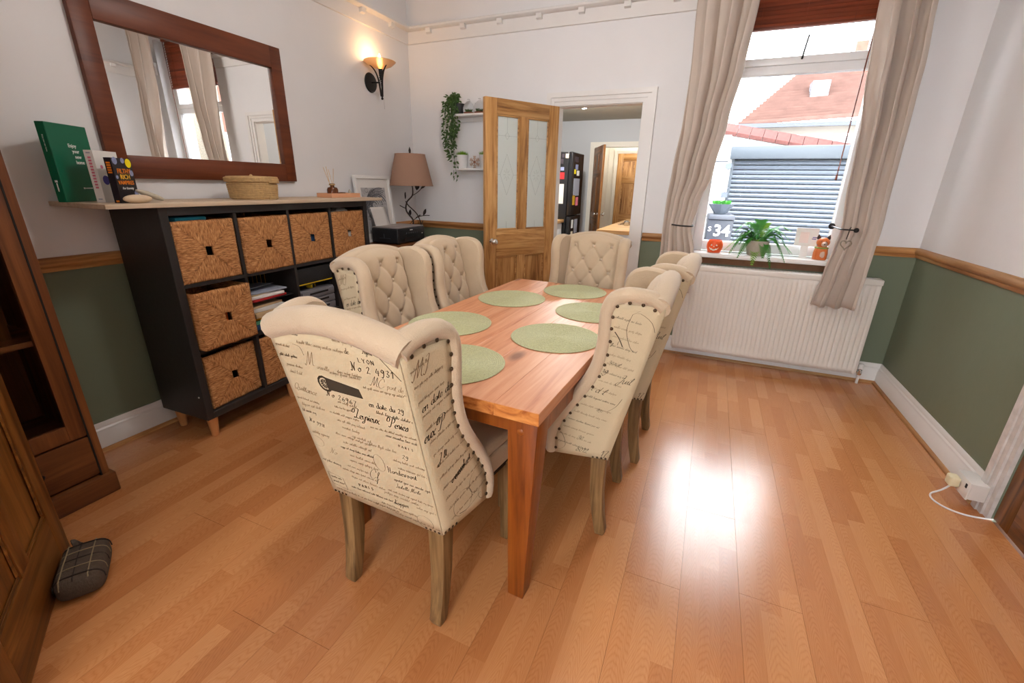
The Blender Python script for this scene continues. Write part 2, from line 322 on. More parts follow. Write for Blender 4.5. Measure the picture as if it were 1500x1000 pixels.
# ------------------------------------------------------------------ mesh helpers
class MB:
    def __init__(s): s.v = []; s.f = []
    def quad_box(s, P):                       # 8 corners: bottom 4 ccw, top 4 ccw
        i = len(s.v); s.v += [tuple(p) for p in P]
        s.f += [(i, i+3, i+2, i+1), (i+4, i+5, i+6, i+7)] + [(i+k, i+(k+1) % 4, i+4+(k+1) % 4, i+4+k) for k in range(4)]
        return s
    def box(s, x0, x1, y0, y1, z0, z1, m=None):
        P = [(x0, y0, z0), (x1, y0, z0), (x1, y1, z0), (x0, y1, z0), (x0, y0, z1), (x1, y0, z1), (x1, y1, z1), (x0, y1, z1)]
        if m is not None: P = [m @ Vector(p) for p in P]
        return s.quad_box(P)
    def prism(s, poly, ax, a, b):             # poly in the two other axes (ccw), extruded along ax
        n = len(poly); i = len(s.v)
        def mk(p, t): return {'x': (t, p[0], p[1]), 'y': (p[0], t, p[1]), 'z': (p[0], p[1], t)}[ax]
        s.v += [mk(p, a) for p in poly] + [mk(p, b) for p in poly]
        s.f += [tuple(i+k for k in range(n))[::-1], tuple(i+n+k for k in range(n))] + [(i+k, i+(k+1) % n, i+n+(k+1) % n, i+n+k) for k in range(n)]
        return s
    def tube(s, pts, r, seg=8, cap=True, closed=False, flat=1.0, up=None):
        pts = [Vector(p) for p in pts]; n = len(pts)
        if not isinstance(r, (list, tuple)): r = [r]*n
        i0 = len(s.v); prev = None
        for k, p in enumerate(pts):
            if closed: t = pts[(k+1) % n]-pts[k-1]
            else: t = pts[min(k+1, n-1)]-pts[max(k-1, 0)]
            if t.length < 1e-9: t = Vector((0, 0, 1))
            t.normalize()
            if up is not None: a = Vector(up)-t*t.dot(Vector(up))
            elif prev is None: a = t.orthogonal()
            else: a = prev-t*prev.dot(t)
            if a.length < 1e-6: a = t.orthogonal()
            a.normalize(); prev = a; b = t.cross(a)
            for q in range(seg):
                th = 2*PI*q/seg; s.v.append(tuple(p+(a*math.cos(th)*flat+b*math.sin(th))*r[k]))
        m = n if closed else n-1
        for k in range(m):
            k2 = (k+1) % n
            for q in range(seg):
                q2 = (q+1) % seg; s.f.append((i0+k*seg+q, i0+k*seg+q2, i0+k2*seg+q2, i0+k2*seg+q))
        if cap and not closed:
            s.f.append(tuple(i0+q for q in range(seg))[::-1]); s.f.append(tuple(i0+(n-1)*seg+q for q in range(seg)))
        return s
    def lathe(s, prof, c=(0, 0, 0), seg=24, cap=True, m=None):
        i0 = len(s.v); n = len(prof)
        for r, z in prof:
            for q in range(seg):
                th = 2*PI*q/seg; p = Vector((r*math.cos(th), r*math.sin(th), z))
                if m is not None: p = m @ p
                s.v.append(tuple(p+Vector(c)))
        for k in range(n-1):
            for q in range(seg):
                q2 = (q+1) % seg; s.f.append((i0+k*seg+q, i0+k*seg+q2, i0+(k+1)*seg+q2, i0+(k+1)*seg+q))
        if cap:
            s.f.append(tuple(i0+q for q in range(seg))[::-1]); s.f.append(tuple(i0+(n-1)*seg+q for q in range(seg)))
        return s
    def ball(s, c, r, seg=10, rings=6, sc=(1, 1, 1)):
        prof = [(max(1e-4, math.sin(PI*k/rings)), -math.cos(PI*k/rings)) for k in range(rings+1)]
        i0 = len(s.v); s.lathe(prof, (0, 0, 0), seg, True)
        for k in range(i0, len(s.v)):
            v = s.v[k]; s.v[k] = (c[0]+v[0]*r*sc[0], c[1]+v[1]*r*sc[1], c[2]+v[2]*r*sc[2])
        return s
    def grid(s, fn, nu, nv):
        i0 = len(s.v)
        for a in range(nu+1):
            for b in range(nv+1): s.v.append(tuple(fn(a/nu, b/nv)))
        for a in range(nu):
            for b in range(nv):
                p = i0+a*(nv+1)+b; s.f.append((p, p+nv+1, p+nv+2, p+1))
        return s
    def poly(s, P): i = len(s.v); s.v += [tuple(p) for p in P]; s.f.append(tuple(range(i, i+len(P)))); return s
    def xf(s, m): s.v = [tuple(m @ Vector(v)) for v in s.v]; return s
    def build(s, name, mat, parent=None, bevel=0.0, smooth=None, seg=2, recalc=True, solid=0.0):
        me = bpy.data.meshes.new(name); me.from_pydata(s.v, [], s.f)
        if recalc or bevel:
            bm = bmesh.new(); bm.from_mesh(me)
            bmesh.ops.recalc_face_normals(bm, faces=bm.faces)
            if bevel: 
                ed = [e for e in bm.edges if len(e.link_faces) == 2 and e.calc_face_angle(0) > .5]
                bmesh.ops.bevel(bm, geom=ed, offset=bevel, segments=seg, affect='EDGES', profile=.5, clamp_overlap=True)
            bm.to_mesh(me); bm.free()
        o = bpy.data.objects.new(name, me); col.objects.link(o)
        me.materials.append(MATS[mat] if isinstance(mat, str) else mat)
        if smooth is None: smooth = 35
        if smooth:
            me.polygons.foreach_set('use_smooth', [True]*len(me.polygons)); me.set_sharp_from_angle(angle=math.radians(smooth))
        if parent is not None: o.parent = parent
        if solid:
            md = o.modifiers.new('thickness', 'SOLIDIFY'); md.thickness = solid; md.offset = 0
        me.update(); return o
def B(*a, **k): return MB().box(*a, **k)
def tag(o, label, cat, group=None, kind=None):
    if label: o['label'] = label
    if cat: o['category'] = cat
    if group: o['group'] = group
    if kind: o['kind'] = kind
    return o
def thing(name, label, cat, loc=(0, 0, 0), rz=0.0, group=None, kind=None):
    o = bpy.data.objects.new(name, None); col.objects.link(o); o.empty_display_size = .05
    o.location = loc; o.rotation_euler = (0, 0, rz); return tag(o, label, cat, group, kind)
def struct(o, label=None, cat=None): o['kind'] = 'structure'; return tag(o, label, cat)
def sthing(name, label=None, loc=(0, 0, 0), rz=0.0):
    o = bpy.data.objects.new(name, None); col.objects.link(o); o.location = loc; o.rotation_euler = (0, 0, rz); o['kind'] = 'structure'
    if label: o['label'] = label
    return o
def share(src, parent=None, loc=None, rz=None, rot=None):
    c = src.copy(); col.objects.link(c)
    if parent is not None: c.parent = parent
    if loc is not None: c.location = loc
    if rz is not None: c.rotation_euler = (0, 0, rz)
    if rot is not None: c.rotation_euler = rot
    return c
def copy_tree(o, parent=None):
    c = o.copy(); col.objects.link(c); c.parent = parent
    for ch in list(o.children): copy_tree(ch, c)
    return c
def frame_m(o, x, y, z):        # matrix from origin and 3 axes
    x, y, z = Vector(x), Vector(y), Vector(z)
    return Matrix(((x.x, y.x, z.x, o[0]), (x.y, y.y, z.y, o[1]), (x.z, y.z, z.z, o[2]), (0, 0, 0, 1)))
def text(name, body, size, mat, mtx, parent=None, shear=0.0, depth=0.0004, align='LEFT', spacing=1.0, bold=0.0):
    cu = bpy.data.curves.new(name, 'FONT'); cu.body = body; cu.size = size; cu.shear = shear; cu.extrude = depth; cu.align_x = align; cu.space_character = spacing; cu.resolution_u = 2; cu.offset = bold
    t = bpy.data.objects.new('tmp', cu); col.objects.link(t)
    dg = bpy.context.evaluated_depsgraph_get(); me = bpy.data.meshes.new_from_object(t.evaluated_get(dg))
    bpy.data.objects.remove(t, do_unlink=True)
    me.transform(mtx); me.materials.clear(); me.materials.append(MATS[mat]); me.name = name
    o = bpy.data.objects.new(name, me); col.objects.link(o)
    if parent is not None: o.parent = parent
    return o
def catmull(P, n=4):
    if len(P) < 3: return [Vector(p) for p in P]
    P = [Vector(p) for p in P]; out = []
    for i in range(len(P)-1):
        p0 = P[max(i-1, 0)]; p1 = P[i]; p2 = P[i+1]; p3 = P[min(i+2, len(P)-1)]
        for k in range(n):
            t = k/n; out.append(.5*((2*p1)+(p2-p0)*t+(2*p0-5*p1+4*p2-p3)*t*t+(3*p1-p0-3*p2+p3)*t**3))
    out.append(P[-1]); return out
# ================================================================== STRUCTURE
W, H, YF = 4.2, 3.15, -3.86
DL, DR, DH = 1.505, 2.212, 2.03            # kitchen doorway
WL, WR, WB, WT = 2.72, 3.76, 0.90, 2.98     # window opening
floor = struct(B(-.12, W+.12, -8.3, 5.1, -.06, -.009).build('floor', 'joint', smooth=0), 'orange-brown oak effect laminate floor laid lengthways towards the window')
LB = 1.286
full = B(.0004, .1996, .0006, LB-.0006, -.010, 0).build('floor_board', 'laminate', floor, smooth=0)
full.location = (2.93, -2.2, 0); first = True
r0 = random.Random(3)
for k in range(-15, 7):
    x0 = 2.93+.2*k
    y = -4.3-r0.random()*LB
    if k == 0: y = -2.13-2*LB
    if k == -1: y = -2.62-2*LB
    while y < 0:
        a, b, xa, xb = max(y, -4.35), min(y+LB, 0.0), max(x0, 0.0), min(x0+.2, W)
        if b-a > .02 and xb-xa > .01:
            if b-a > LB-.001 and xb-xa > .199:
                if first: full.location = (x0, y, 0); first = False
                else: share(full, floor, (x0, y, 0))
            else: B(xa+.0004, xb-.0004, a+.0006, b-.0006, -.010, 0).build('floor_board', 'laminate', floor, smooth=0)
        y += LB
B(-.1, W+.1, -8.2, -4.351, -.010, 0).build('lounge_floor', 'laminate', floor, smooth=0)
B(-.1, 2.45, 0.001, 5.05, -.010, 0).build('kitchen_floor', 'laminate', floor, smooth=0)

struct(B(-.12, W+.12, -8.3, .3, H, H+.1).build('ceiling', 'ceiling', smooth=0))
struct(B(-.12, 0, -8.3, .3, -.02, H).build('wall_left', 'wall', smooth=0))
wb = MB()
wb.box(0, DL, 0, .10, -.02, H); wb.box(DL, DR, 0, .10, DH, H); wb.box(DR, 2.50, 0, .10, -.02, H); wb.box(2.50, WL, 0, .3, -.02, H)
wb.box(WL, WR, 0, .3, -.02, WB); wb.box(WL, WR, 0, .3, WT, H); wb.box(WR, W+.12, 0, .3, -.02, H)
struct(wb.build('wall_back', 'wall', smooth=0))
RD0, RD1 = -2.52, -1.635
wr = MB(); wr.box(W, W+.12, RD1, 0, -.02, H); wr.box(W, W+.12, RD0, RD1, 2.05, H); wr.box(W, W+.12, -8.3, RD0, -.02, H)
struct(wr.build('wall_right', 'wall', smooth=0))
wf = MB(); wf.box(0, 1.36, YF-.12, YF, -.02, H); wf.box(1.36, 3.78, YF-.12, YF, 2.45, H); wf.box(3.78, W, YF-.12, YF, -.02, H)
struct(wf.build('wall_front', 'wall', smooth=0))
wl = MB(); wl.box(0, 1.5, -8.3, -8.2, -.02, H); wl.box(1.5, 3.5, -8.3, -8.2, -.02, .9); wl.box(1.5, 3.5, -8.3, -8.2, 2.3, H); wl.box(3.5, W, -8.3, -8.2, -.02, H)  # end wall; its window opening is added and sized for fill daylight
struct(wl.build('wall_lounge', 'white_wall', smooth=0))

# --- mouldings
dado_prof = [(0, .962), (.012, .962), (.017, .970), (.017, .982), (.026, .990), (.030, 1.004), (.024, 1.018), (.012, 1.028), (0, 1.028)]
base_prof = [(0, 0), (.022, 0), (.022, .098), (.017, .104), (.017, .118), (.010, .126), (.010, .142), (.004, .154), (0, .154)]
bead_prof = [(.022, 0), (.040, 0), (.038, .010), (.030, .016), (.022, .018)]
def run(name, prof, wall, a, b, mat, parent=None):
    m = MB()
    if wall == 'left': m.prism([(p[0], p[1]) for p in prof], 'y', a, b)
    if wall == 'right': m.prism([(W-p[0], p[1]) for p in prof], 'y', a, b)
    if wall == 'back': m.prism([(-p[0], p[1]) for p in prof], 'x', a, b)
    if wall == 'front': m.prism([(YF+p[0], p[1]) for p in prof], 'x', a, b)
    return m.build(name, mat, parent, smooth=40)
n_trim = 0
def trim(prof, wall, a, b, mat):
    global n_trim; n_trim += 1
    return struct(run('trim_%d' % n_trim, prof, wall, a, b, mat))
trim(dado_prof, 'left', YF, 0, 'dado_wood')
trim(dado_prof, 'back', 0, 1.40, 'dado_wood_x'); trim(dado_prof, 'back', 2.315, 2.70, 'dado_wood_x'); trim(dado_prof, 'back', 3.80, W, 'dado_wood_x')
trim(dado_prof, 'right', RD1+.10, 0, 'dado_wood'); trim(dado_prof, 'right', YF, RD0-.10, 'dado_wood')
for nm, wall, a, b in (('baseboard_left', 'left', YF, 0), ('baseboard_back', 'back', 0, 1.40), ('baseboard_window', 'back', 2.315, W), ('baseboard_right', 'right', RD1+.10, 0), ('baseboard_right_front', 'right', YF, RD0-.10)):
    o = struct(run(nm, base_prof, wall, a, b, 'gloss_white'))
    run('floor_bead', bead_prof, wall, a, b, 'dado_wood' if wall in ('left', 'right') else 'dado_wood_x', o)
corn = [(0, 2.60), (.016, 2.602), (.022, 2.63), (.024, 2.68), (.024, 2.695), (.062, 2.700), (.072, 2.708), (.072, 2.722), (.060, 2.728), (0, 2.738)]
for wall, a, b, xs in (('left', YF, 0, [-.28-.362*k for k in range(10)]), ('back', 0, WL-.02, [.259+.3525*k for k in range(7)]), ('back', WR+.02, W, [3.95]), ('right', YF, 0, [-.28-.362*k for k in range(10)])):
    n_trim += 1
    o = struct(run('trim_%d' % n_trim, corn, wall, a, b, 'cornice'))
    for t in xs:
        h = .024
        pr = [(.022, 2.662), (.052, 2.668), (.060, 2.700), (.022, 2.700)]
        run('dentil', pr, wall, t-h, t+h, 'gloss_white', o)

# --- kitchen doorway lining and architrave
n_trim += 1
dt = sthing('trim_%d' % n_trim, 'white painted stepped architrave round the kitchen doorway')
B(DL-.002, DL+.010, -.001, .101, 0, DH).build('jamb', 'gloss_white', dt); B(DR-.010, DR+.002, -.001, .101, 0, DH).build('jamb', 'gloss_white', dt); B(DL, DR, -.001, .101, DH-.010, DH+.002).build('head_lining', 'gloss_white', dt)
def arch(x0, x1, zt, wd, y, parent, mat='gloss_white', mirror=1):
    # stepped mitred surround in plane y facing -y
    steps = [(0, .33, .018), (.33, .62, .026), (.62, 1.0, .036)]
    for nm, s in (('architrave_leg', -1), ('architrave_leg', 1)):
        m = MB()
        for a, b, d in steps:
            xa, xb = (x0-a*wd, x0-b*wd) if s < 0 else (x1+a*wd, x1+b*wd)
            m.quad_box([(xa, y-d, 0), (xb, y-d, 0), (xb, y, 0), (xa, y, 0), (xa, y-d, zt+a*wd), (xb, y-d, zt+b*wd), (xb, y, zt+b*wd), (xa, y, zt+a*wd)])
        m.build(nm, mat, parent, smooth=0)
    m = MB()
    for a, b, d in steps:
        m.quad_box([(x0-a*wd, y-d, zt+a*wd), (x1+a*wd, y-d, zt+a*wd), (x1+a*wd, y, zt+a*wd), (x0-a*wd, y, zt+a*wd), (x0-b*wd, y-d, zt+b*wd), (x1+b*wd, y-d, zt+b*wd), (x1+b*wd, y, zt+b*wd), (x0-b*wd, y, zt+b*wd)])
    m.build('architrave_head', mat, parent, smooth=0)
arch(DL+.004, DR-.004, DH-.004, .10, 0, dt)

# --- panelled doors
def knob(parent, loc, n, mat='chrome'):
    n = Vector(n).normalized(); q = n.to_track_quat('Z', 'Y').to_matrix().to_4x4()
    MB().lathe([(.026, 0), (.026, .004), (.010, .008), (.010, .030), (.022, .036), (.029, .048), (.027, .060), (.014, .068), (.002, .070)], seg=16, m=Matrix.Translation(loc) @ q).build('door_knob', mat, parent, smooth=50)
def panel_door(name, label, loc, rz, wd, ht, th, wv, wh, rows, glazed_top=False, knob_x=None, knob_z=.95, kind='structure', knobmat='chrome'):
    """local x along the width, y through the thickness, stiles and rails with recessed panels; rows = [(z0,z1)] of panel openings, two columns each"""
    d = sthing(name, label, loc, rz)
    st, mu = .105, .085
    zs = sorted(rows)
    B(0, st, -th/2, th/2, 0, ht).build('stile', wv, d, bevel=.002); B(wd-st, wd, -th/2, th/2, 0, ht).build('stile', wv, d, bevel=.002)
    edges = [0]+[v for r in zs for v in r]+[ht]
    for i in range(0, len(edges), 2):
        B(st, wd-st, -th/2, th/2, edges[i], edges[i+1]).build('rail', wh, d, bevel=.002)
    for i, (z0, z1) in enumerate(zs):
        B(wd/2-mu/2, wd/2+mu/2, -th/2, th/2, z0, z1).build('muntin', wv, d, bevel=.002)
        for xa, xb in ((st, wd/2-mu/2), (wd/2+mu/2, wd-st)):
            g = glazed_top and i == len(zs)-1
            if g:
                pn = B(xa, xb, -.003, .003, z0, z1).build('pane', 'frosted', d, smooth=0)
                etched(pn, (xa+xb)/2, (z0+z1)/2, xb-xa, z1-z0)
            else:
                pn = B(xa, xb, -.008, .008, z0, z1).build('panel', wv, d, smooth=0)
            for sy in (-1, 1):
                m = MB(); t = .014; ya, yb = sy*(.006 if g else .008), sy*(th/2-.004)
                for q in ((xa, xb, z0, z0+t), (xa, xb, z1-t, z1), (xa, xa+t, z0+t, z1-t), (xb-t, xb, z0+t, z1-t)):
                    m.box(q[0], q[1], min(ya, yb), max(ya, yb), q[2], q[3])
                m.build('moulding', wh, pn, bevel=.004, seg=1)
    if knob_x is not None:
        knob(d, (knob_x, -th/2, knob_z), (0, -1, 0), knobmat); knob(d, (knob_x, th/2, knob_z), (0, 1, 0), knobmat)
    return d
def etched(parent, cx, cz, w, h):
    m = MB()
    def ln(x0, z0, x1, z1, t=.0016):
        m.tube([(cx+x0, 0, cz+z0), (cx+x1, 0, cz+z1)], .0038, 4, up=(0, 1, 0))
    ln(0, h/2, 0, h*.36); ln(0, -h/2, 0, -h*.42); ln(-w/2, h*.33, w/2, h*.33); ln(-w/2, 0, -w*.3, 0); ln(w/2, 0, w*.3, 0)
    for s in (-1, 1):
        ln(0, h*.18, s*w*.3, 0); ln(0, -h*.18, s*w*.3, 0); ln(0, h*.36, s*w*.1, h*.33); ln(s*w*.1, h*.33, 0, h*.30)
    for k in range(8):
        a = PI*k/4; ln(.012*math.cos(a), .016*math.sin(a), .034*math.cos(a), .048*math.sin(a))
    m.build('etched_line', 'etched_clear', parent, smooth=0)
# glazed pine door standing open into the room: hinge at the left jamb
dang = math.atan2(-.61, -.39)
door1 = panel_door('door_1', 'stripped pine door with two frosted etched panes standing open beside kitchen doorway', (1.512, -.028, .01), dang, .725, 2.01, .038, 'door_pine', 'door_pine_x', [(.23, .80), (1.02, 1.90)], True, .665, .93)

# dark pine door at the near left, opened into the room
a2 = math.atan2(-3.445+3.834, .69-1.343)
door2 = panel_door('door_2', 'dark worn pine panel door propped open at the near left', (1.343, -3.834, .008), a2, .76, 2.0, .040, 'old_pine', 'old_pine_x', [(.22, .80), (.98, 1.86)])
# door in the right wall
n_trim += 1
rt = sthing('trim_%d' % n_trim, 'chipped white architrave round the door in the right wall')
def arch_r(y0, y1, zt, wd):
    steps = [(0, .30, .016), (.30, .62, .026), (.62, 1.0, .034)]
    for s in (-1, 1):
        m = MB()
        for a, b, d in steps:
            ya, yb = (y0-a*wd, y0-b*wd) if s < 0 else (y1+a*wd, y1+b*wd)
            m.quad_box([(W-d, ya, 0), (W-d, yb, 0), (W, yb, 0), (W, ya, 0), (W-d, ya, zt+a*wd), (W-d, yb, zt+b*wd), (W, yb, zt+b*wd), (W, ya, zt+a*wd)])
        m.build('architrave_leg', 'worn_white', rt, smooth=0)
    m = MB()
    for a, b, d in steps: m.box(W-d, W, y0-b*wd, y1+b*wd, zt+a*wd, zt+b*wd)
    m.build('architrave_head', 'worn_white', rt, smooth=0)
arch_r(RD0, RD1, 2.05, .095)
door3 = panel_door('door_3', 'dark old pine panel door in the right wall, closed', (W+.024, RD1-.006, .01), -PI/2, .873, 2.03, .040, 'old_pine', 'old_pine_x', [(.22, .80), (.98, 1.88)], False, .80, .93)

# --- window
win = sthing('window_1', 'white plastic window with a top-hung fanlight over one large pane')
fy0, fy1 = .10, .17
B(WL, WL+.075, fy0, fy1, WB, WT).build('window_jamb', 'upvc', win, bevel=.006); B(WR-.075, WR, fy0, fy1, WB, WT).build('window_jamb', 'upvc', win, bevel=.006)
B(WL+.075, WR-.075, fy0, fy1, WB+.01, WB+.085).build('bottom_rail', 'upvc', win, bevel=.006)
B(WL+.075, WR-.075, fy0, fy1, WT-.07, WT).build('head_rail', 'upvc', win, bevel=.006)
B(WL+.075, WR-.075, fy0, fy1, 2.178, 2.235).build('transom', 'upvc', win, bevel=.006)
sash = MB(); xa, xb, za, zb = WL+.075, WR-.075, 2.235, WT-.07
for q in ((xa, xb, za, za+.05), (xa, xb, zb-.05, zb), (xa, xa+.05, za+.05, zb-.05), (xb-.05, xb, za+.05, zb-.05)): sash.box(q[0], q[1], fy0-.012, fy1-.01, q[2], q[3])
sash = sash.build('fanlight_sash', 'upvc', win, bevel=.005)
B(xa+.05, xb-.05, .125, .131, za+.05, zb-.05).build('pane', 'window_glass', sash, smooth=0)
MB().tube([(3.25, .085, 2.262), (3.25, .06, 2.29), (3.262, .055, 2.40)], .006, 6).build('stay_handle', 'dark_metal', sash)
B(xa, xb, .125, .131, WB+.085, 2.178).build('pane', 'window_glass', win, smooth=0)
sill = struct(B(2.66, 3.83, -.062, .10, .866, .902).build('window_2', 'sill_white', bevel=.008), 'white window sill board above the radiator')
sill.name = 'window_sill'
B(2.70, 3.79, -.018, -.001, .815, .866).build('batten', 'raw_wood', sill, smooth=0)
# ================================================================== DINING TABLE
TZ = .768
tr = -.0495
tab = thing('dining_table', 'reddish pine dining table with thick plank top and square legs', 'table', (2.46, -2.925, 0), tr)
TW, TL = .904, 1.745
top = B(-TW+.004, -.004, .004, TL-.004, TZ-.038, TZ-.012).build('tabletop', 'table_top', tab, smooth=0)
npl = 6; pw = TW/npl
for k in range(npl):
    B(-TW+k*pw+.0002, -TW+(k+1)*pw-.0002, 0, TL, TZ-.042, TZ).build('plank', 'table_top', top, bevel=.0012, seg=1)
    B(-TW+k*pw+.0004, -TW+(k+1)*pw-.0004, -.0015, .0008, TZ-.0415, TZ-.001).build('end_grain', 'end_grain', top, smooth=0)
for sx in (0, 1):
    for sy in (0, 1):
        fx_ = (lambda v: v) if sx else (lambda v: -TW-v); fy_ = (lambda v: v) if sy == 0 else (lambda v: TL-v)
        cx, cy, a = fx_(-.057), fy_(.058), .050; m = MB()
        lo = [(-.103, .025), (-.043, .025), (-.043, .085), (-.103, .085)]; hi = [(-.107, .008), (-.006, .008), (-.006, .108), (-.107, .108)]
        m.quad_box([(fx_(x), fy_(y), 0) for x, y in lo]+[(fx_(x), fy_(y), TZ-.0425) for x, y in hi])
        lg = m.build('leg', 'table_leg', tab, bevel=.004)
        if sy == 0: MB().lathe([(.011, 0), (.011, .003), (.007, .005)], seg=12, m=Matrix.Translation((cx-.005, cy-a+.003, TZ-.082)) @ Matrix.Rotation(PI/2, 4, 'X')).build('dowel_plug', 'table_leg', lg)
az0, az1 = TZ-.13, TZ-.043
B(-TW+.108, -.108, .030, .052, az0+.03, az1).build('apron', 'table_leg', tab); B(-TW+.108, -.108, TL-.052, TL-.030, az0, az1).build('apron', 'table_leg', tab)
B(-.045, -.023, .11, TL-.11, az0, az1).build('apron', 'table_leg', tab); B(-TW+.023, -TW+.045, .11, TL-.11, az0, az1).build('apron', 'table_leg', tab)

# placemats: coiled cord discs
def mat_mesh():
    prof = [(.0005, .0)]; R = .193; nr = 24
    prof = [(.193, .0006), (.1955, .0028)]
    for k in range(nr):
        r1 = R*(1-k/nr); dr = R/nr
        prof += [(r1-dr*.05, .0046), (r1-dr*.5, .0056), (r1-dr*.95, .0040)]
    prof.append((.0006, .0050))
    return MB().lathe(prof, seg=56)
mo = mat_mesh().build('placemat', 'mat_green', smooth=60)
mats = [((1.838, -1.70), 'round green woven placemat on the table before the left chair nearest the open door', 0),
        ((2.118, -1.352), 'round green woven placemat at the far end of the table', .6),
        ((2.335, -1.775), 'round green woven placemat half hidden behind the nearer right hand chair', 1.1),
        ((2.287, -2.25), 'large looking round green woven placemat beside the nearer right hand chair', 1.9),
        ((1.772, -2.278), 'round green woven placemat in front of the left chair nearest the shelf unit', 2.3),
        ((2.035, -2.70), 'round green woven placemat mostly hidden behind the script print chair in front', 2.9)]
for i, (c, lb, rz) in enumerate(mats):
    o = mo if i == 0 else share(mo)
    o.location = (c[0], c[1], TZ); o.rotation_euler = (0, 0, rz); tag(o, lb, 'placemat', 'green placemats on the dining table')

